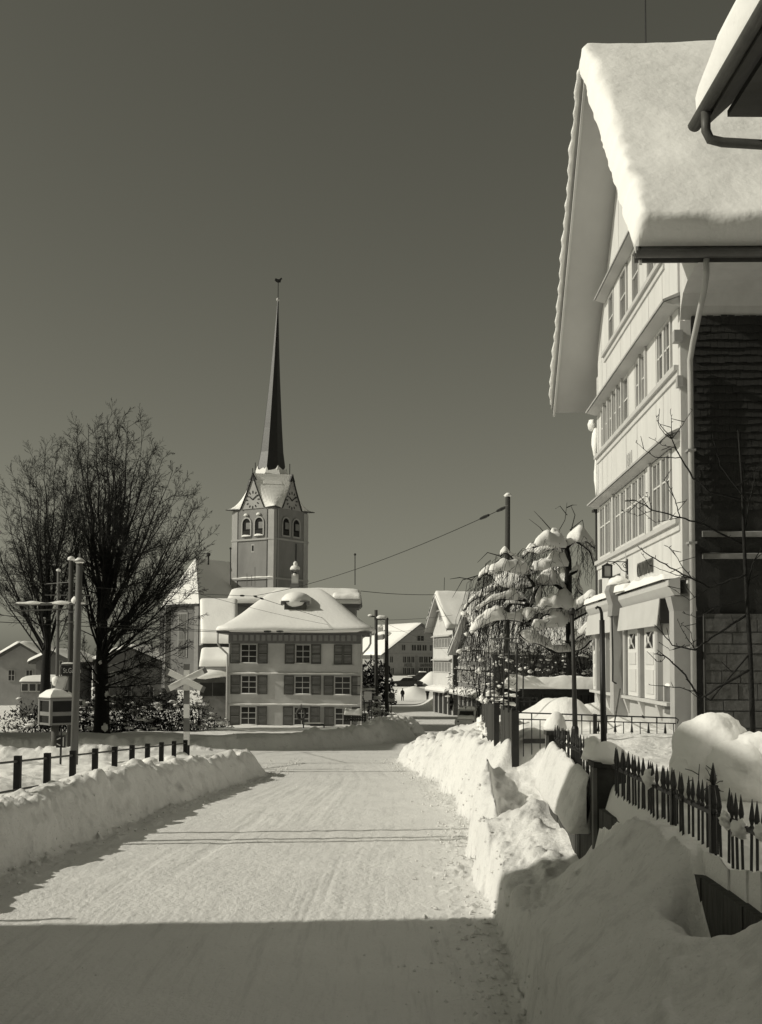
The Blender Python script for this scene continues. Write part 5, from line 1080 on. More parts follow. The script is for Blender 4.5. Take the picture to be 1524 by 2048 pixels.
# ------------------------------------------------------------------ weeping tree under heavy snow
def weeping():
    Y = 34.0; rnd = random.Random(3)
    P = thing('weeping_tree', 'weeping tree with hanging twigs bent under thick pillows of snow', 'tree', at(1140, 1395, Y))
    def q(px, py, dy=0): return at(px, py, Y + dy)
    tr = MB(); tr.tube([q(1141, 1410), q(1142, 1330), q(1140, 1250), q(1136, 1190), q(1137, 1120), q(1131, 1080)], [.17, .14, .13, .12, .09, .06], 10); tr.build('trunk', BARK, P, True, world=True)
    limbs = [([(1140, 1250, 0), (1118, 1228, -.3), (1092, 1224, -.5), (1070, 1240, -.6), (1052, 1250, -.7)], .065, 17),
             ([(1137, 1190, 0), (1112, 1166, -.2), (1085, 1166, -.4), (1072, 1176, -.5), (1060, 1215, -.6), (1050, 1232, -.7)], .06, 15),
             ([(1072, 1176, -.5), (1050, 1140, -.6), (1032, 1122, -.7), (1012, 1104, -.8), (1000, 1112, -.8)], .04, 12),
             ([(1074, 1172, -.5), (1035, 1172, -.2), (1000, 1165, 0), (975, 1144, .1), (955, 1160, .1)], .045, 13),
             ([(1060, 1210, -.6), (1022, 1205, -.3), (985, 1246, -.2), (950, 1250, -.2), (940, 1266, -.2)], .05, 14),
             ([(1136, 1110, 0), (1105, 1095, .2), (1080, 1104, .3), (1058, 1102, .4), (1045, 1115, .4)], .045, 14),
             ([(1133, 1095, 0), (1150, 1080, -.2), (1172, 1080, -.3), (1190, 1096, -.3)], .04, 15),
             ([(1136, 1150, 0), (1158, 1140, -.4), (1152, 1168, -.5), (1166, 1190, -.5)], .04, 10),
             ([(1140, 1240, 0), (1165, 1226, -.3), (1188, 1218, -.4), (1206, 1232, -.4)], .05, 15),
             ([(1141, 1300, 0), (1110, 1302, -.8), (1085, 1288, -1.2), (1055, 1278, -1.5), (1040, 1268, -1.6)], .045, 14),
             ([(1141, 1300, 0), (1165, 1294, -.7), (1186, 1276, -1.0), (1200, 1285, -1.1)], .04, 12),
             ([(1136, 1170, 0), (1120, 1140, .8), (1095, 1130, 1.2), (1060, 1150, 1.4)], .04, 11),
             ([(1130, 1085, 0), (1112, 1076, -.4), (1098, 1072, -.5)], .03, 12),
             ([(1072, 1176, -.5), (1030, 1150, .5), (985, 1180, .9), (945, 1200, 1.0), (928, 1220, 1.0)], .035, 10),
             ([(1085, 1166, -.4), (1075, 1205, -1.0), (1085, 1228, -1.3)], .03, 9),
             ([(1150, 1080, -.2), (1178, 1100, .3), (1188, 1130, .4)], .03, 10),
             ([(1138, 1240, 0), (1115, 1248, -1.0), (1090, 1252, -1.3), (1062, 1262, -1.5)], .04, 15),
             ([(1138, 1215, 0), (1118, 1212, -.9), (1095, 1214, -1.1), (1068, 1228, -1.2), (1045, 1240, -1.3)], .05, 18),
             ([(1140, 1225, 0), (1160, 1212, -.8), (1180, 1200, -1.0), (1203, 1194, -1.1)], .045, 14),
             ([(1137, 1130, 0), (1110, 1128, -.7), (1085, 1136, -.9), (1062, 1140, -1.0)], .04, 13),
             ([(1134, 1095, 0), (1112, 1090, -.7), (1090, 1086, -.9), (1066, 1094, -1.0)], .04, 13),
             ([(1060, 1150, -.6), (1030, 1140, -1.0), (1000, 1138, -1.2), (976, 1150, -1.3)], .035, 12),
             ([(1050, 1200, -.8), (1015, 1196, -1.2), (985, 1200, -1.3), (950, 1222, -1.4)], .035, 11),
             ([(1060, 1240, -.8), (1025, 1238, -1.3), (990, 1236, -1.5), (958, 1252, -1.6), (940, 1270, -1.6)], .04, 13),
             ([(1140, 1285, 0), (1160, 1270, -1.2), (1185, 1258, -1.4), (1206, 1262, -1.5)], .035, 12)]
    tw = MB(); sn = []
    for li, (pl, r, sw) in enumerate(limbs):
        ctrl = [q(*p) for p in pl]; pts = []
        for i in range(len(ctrl) - 1):
            p0 = ctrl[max(i - 1, 0)]; p1 = ctrl[i]; p2 = ctrl[i + 1]; p3 = ctrl[min(i + 2, len(ctrl) - 1)]
            for k in range(7):
                t = k / 7; pts.append(.5 * ((2 * p1) + (p2 - p0) * t + (2 * p0 - 5 * p1 + 4 * p2 - p3) * t * t + (3 * p1 - p0 - 3 * p2 + p3) * t ** 3))
        pts.append(ctrl[-1]); n = len(pts)
        MB().tube([p - Vector((0, 0, r * .5)) for p in pts], [r * 1.45 * (1 - .55 * i / n) for i in range(n)], 7).build('limb', BARK, P, True, world=True)
        m = MB(); w = sw * .98 * Y / FPX
        # loaves of snow lying on the limb, thick where it runs flat, thin where it is steep
        vs, fs = [], []; nn = 11; t_ = 0
        for i in range(2, n - 1):
            p = pts[i]; d = (pts[i + 1] - pts[i - 1]).normalized(); flat = max(0, 1 - abs(d.z)) ; e = min(1, (i - 1) / 3, (n - 1 - i) / 3) ** .6
            th = w * e * (.30 + .85 * flat) * (1.0 + .75 * mnoise.noise(p * 1.7 + Vector((li * 4.1, 0, 0))) + .35 * mnoise.noise(p * 5 + Vector((0, li * 2.2, 0)))); th = max(th, .03)
            sd2 = d.cross(Vector((0, 0, 1)));  sd2 = sd2.normalized() if sd2.length > .05 else Vector((0, 1, 0)); up2 = (sd2.cross(d)).normalized()
            if up2.z < 0: up2 = -up2
            up2 = (up2 + Vector((0, 0, .8))).normalized()
            for q_ in range(nn + 1):
                a_ = math.pi * (-.08 + 1.16 * q_ / nn); k_ = 1 + .22 * mnoise.noise(p * 4 + Vector((q_ * .6, li, 0))); vs.append(p + Vector((0, 0, r * .3)) + sd2 * math.cos(a_) * th * .85 * k_ + up2 * math.sin(a_) * th * 1.35 * k_)
            t_ += 1
        for i in range(t_ - 1):
            for q_ in range(nn): a_ = i * (nn + 1) + q_; fs.append((a_, a_ + 1, a_ + nn + 2, a_ + nn + 1))
            a_ = i * (nn + 1); fs.append((a_ + nn, a_, a_ + nn + 1, a_ + 2 * nn + 1))
        fs.append(tuple(range(nn + 1))); fs.append(tuple(range((t_ - 1) * (nn + 1), t_ * (nn + 1)))[::-1]); m.add(vs, fs)
        m.build('limb_snow', SNOWR, P, True, world=True)
        for k in range(int(n * .85)):
            p = pts[rnd.randrange(2, n)] + Vector((rnd.uniform(-.1, .1), rnd.uniform(-.3, .3), 0)); L = rnd.uniform(.4, 1.5) * (1.25 if p.x < q(1060, 1200).x else .7); a = rnd.uniform(0, 6.28); sp = rnd.uniform(.05, .4)
            dx, dy = math.cos(a) * sp - .10, math.sin(a) * sp; c = [p, p + Vector((dx * .5, dy * .5, .12 - .1 * L)), p + Vector((dx, dy, -.3 * L)), p + Vector((dx * 1.25, dy * 1.2, -.65 * L)), p + Vector((dx * 1.3 + rnd.uniform(-.1, .1), dy * 1.2, -L))]
            tw.tube(c, [.008, .007, .006, .005, .003], 3, False)
            for s in range(3):
                t = rnd.uniform(.3, .9); pp = c[int(t * 4)]; tw.tube([pp, pp + Vector((rnd.uniform(-.12, .12), rnd.uniform(-.12, .12), -.12)), pp + Vector((rnd.uniform(-.16, .16), rnd.uniform(-.16, .16), -rnd.uniform(.2, .5)))], [.004, .004, .003], 3, False)
    # rising whips at the crown
    for pl in ([(1110, 1075), (1130, 1040), (1134, 1005)], [(1120, 1080), (1085, 1040), (1068, 1022)], [(1140, 1060), (1165, 1040), (1172, 1075)], [(1105, 1085), (1080, 1055), (1058, 1038)], [(1134, 1030), (1120, 1012), (1110, 1018)], [(1134, 1015), (1145, 1010), (1154, 1010)], [(1140, 1070), (1150, 1030), (1142, 1012)], [(1000, 1112), (975, 1105), (955, 1125)], [(960, 1150), (925, 1160), (905, 1195)], [(945, 1160), (920, 1155), (900, 1158)]):
        c = [q(x, y, rnd.uniform(-.3, .3)) for x, y in pl]; tw.tube(c, [.018, .013, .006], 4, False)
    # curtain of twigs on the left half
    for k in range(330):
        px = rnd.triangular(903, 1110, 965); t = abs(px - 1040) / 140; ptop = 1105 + 95 * t * t + rnd.uniform(-5, 150); Lp = rnd.uniform(35, 130); dy = rnd.uniform(-1.8, 2.0); lean = rnd.uniform(-16, 8)
        c = [q(px + 16, ptop - 8, dy), q(px + 6, ptop, dy), q(px, ptop + Lp * .35, dy), q(px + lean * .5, ptop + Lp * .7, dy), q(px + lean * .7, ptop + Lp, dy)]
        tw.tube(c, [.006, .007, .006, .005, .003], 3, False)
    tag(tw.build('hanging_twigs', mat('frosted_twig', .026, .9, .5, 9), P, world=True), kind='stuff')
    # lumps caught in the twigs
    m = MB()
    for k in range(50):
        px = rnd.triangular(915, 1100, 960); p = q(px, rnd.uniform(1180, 1350), rnd.uniform(-1.5, 1.5)); s = rnd.uniform(.03, .10); m.blob(p, (s * 1.2, s * .8, s * .8), k, .8, 8, 6, 2.4)
    tag(m.build('caught_snow', SNOWR, P, True, world=True), kind='stuff')
weeping()

# ------------------------------------------------------------------ young tree in front of the white house
def young_tree():
    Y = 16.6; rnd = random.Random(12)
    P = thing('young_tree', 'young bare tree with budded twigs in front of the white house corner', 'tree', at(1504, 1450, Y))
    def q(px, py, dy=0): return at(px, py, Y + dy)
    MB().tube([q(1506, 1470), q(1503, 1380), q(1500, 1300), q(1494, 1200), q(1488, 1080), q(1484, 960), q(1476, 860)], [.042, .04, .036, .03, .026, .018, .01], 8).build('trunk', BARK, P, True, world=True)
    br = [([(1497, 1310), (1420, 1400), (1395, 1385), (1360, 1375), (1300, 1370)], .014), ([(1499, 1340), (1435, 1375), (1400, 1398), (1370, 1350), (1330, 1312), (1308, 1308)], .022), ([(1493, 1230), (1430, 1270), (1390, 1300), (1345, 1290), (1310, 1250)], .02),
          ([(1491, 1150), (1420, 1175), (1385, 1158), (1340, 1135), (1290, 1105), (1275, 1092)], .018), ([(1489, 1090), (1410, 1050), (1360, 1035), (1305, 1020), (1270, 1000), (1250, 1003)], .016), ([(1491, 1000), (1420, 985), (1386, 955), (1360, 915), (1344, 877), (1320, 850)], .018),
          ([(1344, 877), (1342, 850), (1341, 820)], .008), ([(1344, 877), (1330, 868), (1316, 848), (1312, 830)], .008), ([(1344, 877), (1365, 850), (1385, 820)], .007), ([(1360, 915), (1310, 915), (1272, 885)], .008), ([(1352, 895), (1325, 890), (1298, 875)], .006),
          ([(1360, 1035), (1350, 1000), (1335, 965), (1327, 960)], .009), ([(1305, 1020), (1300, 1005), (1292, 985)], .006), ([(1305, 1020), (1275, 1032), (1243, 1020)], .006), ([(1360, 1035), (1310, 1045), (1255, 1000)], .006),
          ([(1385, 1158), (1362, 1130), (1345, 1100), (1328, 1090)], .008), ([(1385, 1158), (1350, 1150), (1300, 1130), (1282, 1105)], .007), ([(1390, 1300), (1370, 1270), (1355, 1240)], .008), ([(1370, 1290), (1340, 1300), (1318, 1285)], .006), ([(1390, 1300), (1380, 1260), (1362, 1248)], .006),
          ([(1330, 1312), (1322, 1325), (1310, 1320)], .005), ([(1420, 1175), (1380, 1200), (1335, 1172)], .007), ([(1493, 1200), (1430, 1215), (1395, 1235), (1365, 1225)], .010), ([(1492, 1000), (1440, 930), (1425, 870)], .012), ([(1490, 1060), (1500, 1000), (1515, 930)], .014), ([(1495, 1180), (1505, 1130), (1530, 1080)], .014)]
    m = MB(); bud = MB()
    for pl, r in br:
        c = [q(x, y, rnd.uniform(-.12, .12)) for x, y in pl]; pts = []
        for i in range(len(c) - 1):
            for k in range(5): pts.append(c[i].lerp(c[i + 1], k / 5) + Vector((rnd.uniform(-.008, .008), 0, rnd.uniform(-.008, .008))))
        pts.append(c[-1]); n = len(pts); MB().tube(pts, [max(.0035, r * (1 - .75 * i / n)) for i in range(n)], 6).build('branch', BARK, P, True, world=True)
        for k in range(2, n, 2):
            p = pts[k]; d = Vector((rnd.uniform(-1, 1), rnd.uniform(-.6, .6), rnd.uniform(-.2, 1))).normalized(); L = rnd.uniform(.02, .05) if rnd.random() < .75 else rnd.uniform(.1, .3)
            bud.tube([p, p + d * L * .6, p + d * L], [.006, .005, .004], 4)
    tag(bud.build('buds', BARK, P, world=True), kind='stuff')
young_tree()
# ------------------------------------------------------------------ garden fence along the road
PX = 2.27
def gate_pillar(name, label, x0, x1, y0, y1, zt, zb, cap, seed):
    P = thing(name, label, 'pillar', ((x0 + x1) / 2, y0, zb)); st = mat('pillar_stone', .045, .9, .35, 4, .01, 15)
    MB().box(x0, x1, y0, y1, zb - .5, zt - .06).build('shaft', st, P, world=True)
    MB().box(x0 - .025, x1 + .025, y0 - .025, y1 + .025, zt - .06, zt).build('cap_stone', st, P, world=True)
    MB().box(x0 - .03, x0 + .012, y0 - .012, y0 + .07, zb - .7, zt - .061).build('corner_strip', mat('strip_wood', .14, .8, .2, 6), P, world=True)
    m = MB(); cx, cy = (x0 + x1) / 2, (y0 + y1) / 2; m.lathe([((x1 - x0) * q_, zt + cap * z_) for q_, z_ in ((.60, -.06), (.70, .10), (.66, .3), (.52, .58), (.32, .85), (.14, .98), (.01, 1.0))], (cx, cy, 0), 20); m.v = [(v[0] + .03 * mnoise.noise(Vector(v) * 6), v[1] + .03 * mnoise.noise(Vector(v) * 6 + Vector((5, 0, 0))), v[2] + .03 * mnoise.noise(Vector(v) * 5 + Vector((0, seed, 0)))) for v in m.v]; m.build('snow_cap', SNOW, P, True, world=True)
gate_pillar('gate_pillar', 'square dark gate pillar with rounded snow cap in the foreground', 2.27, 2.59, 12.2, 12.52, 1.93, .9, .20, 2)
gate_pillar('gate_pillar', 'far gate pillar under a tall lump of snow', 2.32, 2.56, 16.0, 16.24, 2.02, 1.1, .26, 5)
PK = bpy.data.meshes.new('picket')
_m = MB(); _m.lathe([(.0105, 0), (.0105, .62), (.018, .63), (.018, .645), (.010, .66), (.020, .70), (.014, .75), (.002, .83)], (0, 0, 0), 6); PK.from_pydata(_m.v, [], _m.f); PK.materials.append(IRON)
def spear_fence(label, ya, yb, x, zb, step, posts, seed, snowspots=()):
    P = thing('picket_fence', label, 'fence', (x, ya, zb), 0, 'spear-topped garden fence'); rnd = random.Random(seed)
    y = ya; i = 0
    while y < yb:
        o = bpy.data.objects.new('picket', PK); COL.objects.link(o); o.parent = P; o.location = (rnd.uniform(-.006, .006), y - ya, rnd.uniform(-.012, .006)); o.rotation_euler = (rnd.uniform(-.02, .02), rnd.uniform(-.02, .02), 0); y += step
    L = yb - ya
    for z in (.12, .60): MB().box(-.012, .012, -.05, L, z, z + .03).build('rail', IRON, P)
    for py_, h in posts:
        MB().box(-.028, .028, py_ - ya - .028, py_ - ya + .028, -.1, h).build('post', IRON, P); m = MB(); m.lathe([(.014, h), (.028, h + .04), (.02, h + .08), (.003, h + .16)], (0, py_ - ya, 0), 8); m.build('post_spear', IRON, P)
    for yy, z, r in snowspots:
        m = MB(); m.blob((-.02, yy - ya, z - zb), (r * .7, r * 1.5, r * .9), yy, .5, 16, 11, 2.2); m.build('fence_snow', SNOW, P, True)
    # stone plinth in blocks
    pl = mat('plinth_wood', .07, .9, .35, 5, .006, 20, stretch=(1, 6, 1)); y = -.1
    while y < L:
        w = rnd.uniform(.14, .3); MB().box(-.12 - rnd.uniform(0, .012), .12, y, min(L + .05, y + w - .008), -1.2, .17).build('plinth_board', pl, P); y += w
    return P
spear_fence('near run of black spear-topped pickets right of the dark gate pillar', 5.6, 12.1, 2.42, 1.28, .125, [(9.55, .66), (8.42, .82)], 3, [(10.3, 1.95, .085), (8.05, 1.90, .06), (7.75, 1.88, .07), (7.3, 1.92, .06)])
spear_fence('far run of black spear-topped pickets behind the snow slab', 12.65, 15.95, 2.42, 1.28, .11, [], 4, [(12.95, 1.98, .17)])
# slab of snow leaning on the far run
def drift(y0, y1, x0, z_top, z_bot, thick, seed, name='snow_drift'):
    m = MB(); nu, nv = 46, 22; vs = []
    for i in range(nu + 1):
        u = i / nu; y = y0 + (y1 - y0) * u; zt = z_top[0] * (1 - u) + z_top[1] * u; zb = z_bot[0] * (1 - u) + z_bot[1] * u; e = max(.15, min(1, min(u, 1 - u) / .03) ** .5)
        zt += .07 * mnoise.noise(Vector((u * 7, seed, 0))) + .05 * mnoise.noise(Vector((u * 23, seed, 3))); zb += .06 * mnoise.noise(Vector((u * 5, seed, 7)))
        c = (zt + zb) / 2; h = (zt - zb) / 2
        for j in range(nv):
            a = 2 * math.pi * j / nv; ca, sa = math.cos(a), math.sin(a); ca = math.copysign(abs(ca) ** .35, ca); sa = math.copysign(abs(sa) ** .7, sa)
            k = 1 + .16 * mnoise.noise(Vector((y * 2.0, sa * 1.2, seed))) + .06 * mnoise.noise(Vector((y * 7, sa * 4, seed)))
            vs.append((x0 + ca * thick * e * k + (.10 * sa if ca < 0 else 0), y, c + sa * h * (e * .4 + .6)))
    fs = [(i * nv + j, (i + 1) * nv + j, (i + 1) * nv + (j + 1) % nv, i * nv + (j + 1) % nv) for i in range(nu) for j in range(nv)] + [tuple(range(nv)), tuple(range(nu * nv, (nu + 1) * nv))[::-1]]
    m.add(vs, fs); tag(m.build(name, SNOWB, None, True), kind='structure')
drift(12.52, 15.4, 2.22, (1.74, 1.93), (1.10, 1.32), .11, 2)
# ------------------------------------------------------------------ iron railing across the path
RL = thing('iron_railing', 'low iron railing with spear finials across the path before the shop', 'railing', at(1030, 1500, 19.4))
def iron_railing():
    P = RL; b = P.location; Y = 19.4; a = at(1030, 1425, Y) - b; c = at(1352, 1436, Y) - b; a2 = at(1030, 1438, Y) - b; c2 = at(1352, 1447, Y) - b
    MB().bar(a, c, .022, .022).build('top_rail', IRON, P); MB().bar(a2, c2, .018, .018).build('lower_rail', IRON, P)
    MB().tube([c, c + Vector((.04, 0, -.03)), c2 + Vector((.02, 0, 0))], .01, 6).build('rail_end', IRON, P)
    L = c.x - a.x; n = int(L / .137)
    for i in range(1, n + 1):
        t = i / (n + .3); p = a2.lerp(c2, t)
        if i % 3 == 2: q = a.lerp(c, t); MB().bar(p, q, .02, .02, (0, 1, 0)).build('tie', IRON, P)
        if i >= 9 and i % 2 == 0: o = MB().lathe([(.006, -.30), (.006, -.12), (.026, -.17), (.012, -.05), (.006, 0)], p, 6).build('spear', IRON, P)
        else: MB().tube([p, p - Vector((0, 0, .62))], .008, 5).build('bar', IRON, P)
    MB().box(-.06 + a.x, .06 + a.x, -.06, .06, -.3, a.z + .03).build('end_post', IRON, P)
    MB().bar(at(1046, 1482, Y) - b, at(1118, 1482, Y) - b, .05, .075).build('kick_bar', IRON, P)
    q = at(1190, 1440, Y) - b; MB().box(q.x - .03, q.x + .03, -.03, .03, q.z - .6, q.z + .1).build('mid_post', IRON, P)
iron_railing()
# dark board fence panels beyond it, with an iron trellis
def board_fence(label, y0, y1, x, zt, zb, n):
    P = thing('board_fence', label, 'fence', (x, y0, zb), 0, 'board fence panels along the road'); w = (y1 - y0) / n; bm = mat('fence_boards', .045, .8, .3, 4, .003, 30, stretch=(1, 1, .1))
    for i in range(n): MB().box(-.012 + random.uniform(0, .01), .02, i * w + .004, (i + 1) * w - .004, -.3, zt - zb + random.uniform(-.01, .01)).build('board', bm, P)
    MB().box(.02, .05, 0, y1 - y0, zt - zb - .14, zt - zb - .04).build('rail', bm, P)
    MB().box(-.05, .05, -.05, .05, -.5, zt - zb + .05).build('post', IRON, P); return P
xb = at(1030, 1425, 19.4).x
board_fence('nearer dark board fence panel meeting the iron railing', 19.5, 21.7, xb, at(1015, 1417, 20.5).z, 1.35, 9)
board_fence('farther dark board fence panel beyond the gap', 22.5, 25.6, xb, at(978, 1404, 24).z, 1.3, 12)
TR = thing('iron_trellis', 'tall thin iron trellis frame rising above the board fence', 'trellis', (xb + .05, 19.6, 1.6))
def trellis():
    P = TR; b = P.location
    for px, top, bot, Y in [(1034, 1285, 1500, 19.45), (1018, 1282, 1425, 20.2), (1008, 1292, 1420, 20.8), (989, 1306, 1410, 22.6), (981, 1315, 1405, 23.4), (971, 1322, 1405, 24.5), (1047, 1310, 1398, 25.0)]:
        MB().tube([at(px - 1, bot, Y) - b, at(px, top, Y) - b], .016, 6).build('upright', IRON, P)
    for p, q in [((1034, 1287, 19.45), (1018, 1284, 20.2)), ((1008, 1308, 20.8), (1047, 1309, 25)), ((971, 1362, 24.5), (985, 1362, 23.2)), ((981, 1277, 23.4), (1034, 1277, 19.45)), ((965, 1394, 25), (1074, 1396, 25)), ((970, 1402, 25), (1074, 1403, 25))]:
        MB().tube([at(*p) - b, at(*q) - b], .013, 6).build('cross_bar', IRON, P)
    for px in (1074, 1060, 1048, 1036): MB().tube([at(px, 1395, 25) - b, at(px, 1412 if px < 1074 else 1408, 25) - b], .012, 5).build('bar', IRON, P)
trellis()
m = MB()
for i, (px, py, Y, r) in enumerate([(964, 1399, 25, .07), (972, 1402, 24, .05), (963, 1445, 25.2, .12), (968, 1458, 25, .11), (976, 1465, 24.6, .1)]): m.blob(at(px, py, Y), (r * .8, r * 1.8, r), i, .9, 18, 12, 2.6)
tag(m.build('fence_snow_lumps', SNOW, None, True), 'crumbling snow lumps clinging to the board fence', None, kind='stuff')
# snow-topped garden wall
GW = thing('garden_wall', 'dark garden wall carrying a thick level band of snow', 'wall', at(1115, 1400, 31))
def gwall():
    P = GW; b = P.location; x0, x1 = at(1012, 1378, 31).x - b.x, at(1200, 1378, 31).x - b.x; z = at(1115, 1378, 31).z - b.z
    MB().box(x0, x1, 0, .35, z - .16, z).build('coping', mat('wall_dark', .02, .9, .3), P)
    n = 26
    for i in range(n): x = x0 + (x1 - x0) * i / n; MB().box(x, x + .05 + random.uniform(0, .05), .05, .3, -.6, z - .16).build('paling', mat('wall_dark', .02), P)
    m = MB(); snow_patch(m, (x0 - .05, -.08, z), (x1, -.08, z), (x1, .42, z), (x0 - .05, .42, z), .32, 50, 10, 6, .22, 1.2, 6); m.build('wall_snow', SNOWR, P, True)
gwall()
# iron posts by the gate
P1 = thing('pipe_post', 'tall black pipe with a hooked top standing behind the spear fence', 'post', at(1207, 1495, 13.1))
MB().tube([at(p, y, 13.1) - P1.location for p, y in ((1209, 1560), (1206, 1400), (1204, 1240))], [.036, .033, .03], 10).build('pipe', IRON, P1, True)
MB().tube([at(p, y, 13.1) - P1.location for p, y in ((1204, 1242), (1203, 1225), (1200, 1216), (1195, 1214), (1191, 1217))], [.02, .018, .016, .015, .014], 8).build('hook', IRON, P1, True)
P2 = thing('lamp_post', 'slim iron post rising between the gate and the weeping tree', 'post', at(1150, 1470, 18.3))
MB().tube([at(p, y, 18.3) - P2.location for p, y in ((1151, 1500), (1148, 1350), (1144, 1222))], [.045, .035, .03], 10).build('shaft', mat('post_iron', .03, .5, .3), P2, True)
MB().lathe([(.06, 0), (.06, .1), (.045, .14)], at(1150, 1470, 18.3) - P2.location, 10).build('collar', IRON, P2); MB().lathe([(.05, -.05), (.06, 0), (.03, .05)], at(1144, 1222, 18.3) - P2.location, 10).build('head', IRON, P2)
ST_ = thing('leaning_stick', 'thin stick leaning against the shop pillar', 'stick', at(1232, 1440, 19.9)); MB().tube([at(1229, 1445, 19.9) - ST_.location, at(1240, 1378, 20.6) - ST_.location], .014, 6).build('stick', mat('stick_wood', .1, .8, .2), ST_)
# snow-buried bush at the right edge
BM = thing('buried_bush', 'bush at the right edge buried under a big rounded drift', 'bush', at(1402, 1560, 11.3))
def buried():
    P = BM; m = MB(); m.blob(at(1425, 1515, 11.3), (.40, .5, .42), 4, .2, 40, 26, 1.6); m.blob(at(1490, 1540, 11.0), (.4, .5, .36), 8, .2, 30, 20, 1.8); m.blob(at(1388, 1550, 11.2), (.22, .35, .2), 6, .3, 24, 16); m.build('snow_hood', SNOW, P, True, world=True)
    t = MB(); rnd = random.Random(4)
    for i in range(14):
        p = at(rnd.uniform(1365, 1500), rnd.uniform(1545, 1585), 10.75 + rnd.uniform(-.1, .1)); d = Vector((rnd.uniform(-1, 1), rnd.uniform(-.5, .1), rnd.uniform(-.2, 1))).normalized() * rnd.uniform(.06, .2)
        t.tube([p, p + d * .5 + Vector((0, 0, .01)), p + d], [.005, .004, .003], 4)
        if i % 2: a = d * .3; s, _ = frame_of(d); t.add([p + d, p + d + a * .5 + s * .02, p + d + a, p + d + a * .5 - s * .02], [(0, 1, 2, 3)])
    tag(t.build('twigs', BARK, P, world=True), kind='stuff')
buried()

# ------------------------------------------------------------------ left railing, crossing sign, railway gear
RG = thing('post_railing', 'row of square black posts with a thin rail half buried in snow', 'railing', at(147, 1553, 25))
def post_railing():
    P = RG; b = P.location; px = [95, 147, 191, 231, 264, 293, 318, 343, 371]; py = [1506, 1502, 1498, 1492, 1489, 1487, 1483, 1481, 1480]
    dep = []
    for i in range(len(px)): t = i / 8; dep.append(1 / ((1 / 23.0) * (1 - t) + (1 / 37.0) * t))
    xs = np.linspace(0, 1, 9); bm = mat('creosoted_post', .010, .8, .3, 6)
    tops = []
    # equal steps along a straight line
    A, B = at(px[0], py[0], 23.0), at(px[-1], py[-1], 36.5)
    t0 = A - (B - A) / 8
    for i in range(-3, 9):
        q = A.lerp(B, i / 8) if i >= 0 else A + (B - A) * (i / 8); tops.append(q)
        g = hz(q.x, q.y)
        MB().obox(Vector((q.x, q.y, (q.z + g - .4) / 2)) - b, (.06, 0, 0), (0, .06, 0), (0, 0, (q.z - g + .4) / 2)).build('post', bm, P)
        if i >= 0:
            m = MB(); m.blob(Vector((q.x + random.uniform(-.1, .1), q.y - .05, g + .02)) - b, (.2, .18, .11), i, .35, 12, 8); m.build('post_foot_snow', SNOW, P, True)
    rl = mat('thin_rail', .05, .6, .3)
    for i in range(len(tops) - 1):
        d = Vector((.0, 0, -.10)); MB().tube([tops[i] + d - b, tops[i + 1] + d - b], .022, 6).build('rail', rl, P)
        e = Vector((0, 0, -.62)); MB().tube([tops[i] + e - b, tops[i + 1] + e - b], .022, 6).build('lower_rail', rl, P)
post_railing()
CB = thing('crossing_sign', 'railway crossing cross on a banded post behind the railing', 'sign', at(374, 1512, 37.8))
def crossbuck():
    P = CB; b = P.location; Y = 37.8
    wt, dk = mat('sign_white', .62, .6, .06), mat('sign_band', .12, .6, .1)
    ys = [1512, 1490, 1463, 1436, 1408, 1381, 1340, 1328]; ms = [mat('post_foot_black', .012, .7, .2), wt, dk, wt, dk, wt, dk]
    for (a, c), m_ in zip(zip(ys, ys[1:]), ms):
        p, q = at(373.5, a, Y) - b, at(373, c, Y) - b; MB().obox((p + q) / 2, (.09, 0, 0), (0, .07, 0), (0, 0, (q.z - p.z) / 2 - .001)).build('post_band', m_, P)
    for (x0, y0, x1, y1), dy in (((333, 1341, 410, 1380), -.10), ((333, 1380, 414, 1339), -.1016)):
        p, q = at(x0, y0, Y) - b, at(x1, y1, Y) - b; p.y = q.y = dy
        MB().bar(p.lerp(q, .08), p.lerp(q, .92), .20, .024, (0, 1, 0)).build('arm', wt, P)
        MB().bar(p, p.lerp(q, .08), .20, .024, (0, 1, 0)).build('arm_tip', dk, P); MB().bar(p.lerp(q, .92), q, .20, .024, (0, 1, 0)).build('arm_tip', dk, P)
        m = MB(); snow_roll(m, line(p + Vector((0, 0, .10)), q + Vector((0, 0, .10)), 14), .05, .02, .4, 5, 3, 4); m.build('arm_snow', SNOW, P, True)
crossbuck()
def pole(label, px, pt, pb, Y, r, mt, cap=True, group='poles along the railway', pxt=None, lab_cat='pole'):
    base, top = at(px, pb, Y), at(pxt if pxt else px, pt, Y); base.z = min(base.z, hz(base.x, base.y))
    P = thing('pole', label, lab_cat, base, 0, group); MB().tube([(0, 0, -.5), (top - base) * .5, top - base], [r * 1.12, r, r * .88], 12).build('shaft', mt, P, True)
    if cap: m = MB(); m.blob(top - base + Vector((0, 0, .03)), (r * 1.3, r * 1.3, r * .9), px, .2, 12, 8); m.build('cap_snow', SNOW, P, True)
    return P
pa = pole('stout grey railway pole carrying the place-name sign', 148, 1124, 1510, 36.0, .115, POLEL, True, pxt=159)
pb_ = pole('dark wooden pole just behind the stout railway pole', 140, 1119, 1500, 41.0, .10, POLEW, True, pxt=142.5)
pc = pole('thin pale pole left of the paired railway poles', 113, 1142, 1490, 50.0, .075, POLEL, True, pxt=117)
b_ = pa.location; MB().lathe([(.2, 0), (.2, .03), (.1, .05)], at(159, 1124, 36) - b_, 12).build('cap_plate', ZINCD, pa); MB().tube([at(159, 1118, 36) - b_, at(159.5, 1107, 36) - b_], .03, 6).build('insulator', ZINCD, pa)
o = MB().bar(at(30, 1209, 36) - b_, at(176, 1207, 36) - b_, .07, .07).build('cross_arm', POLEL, pa)
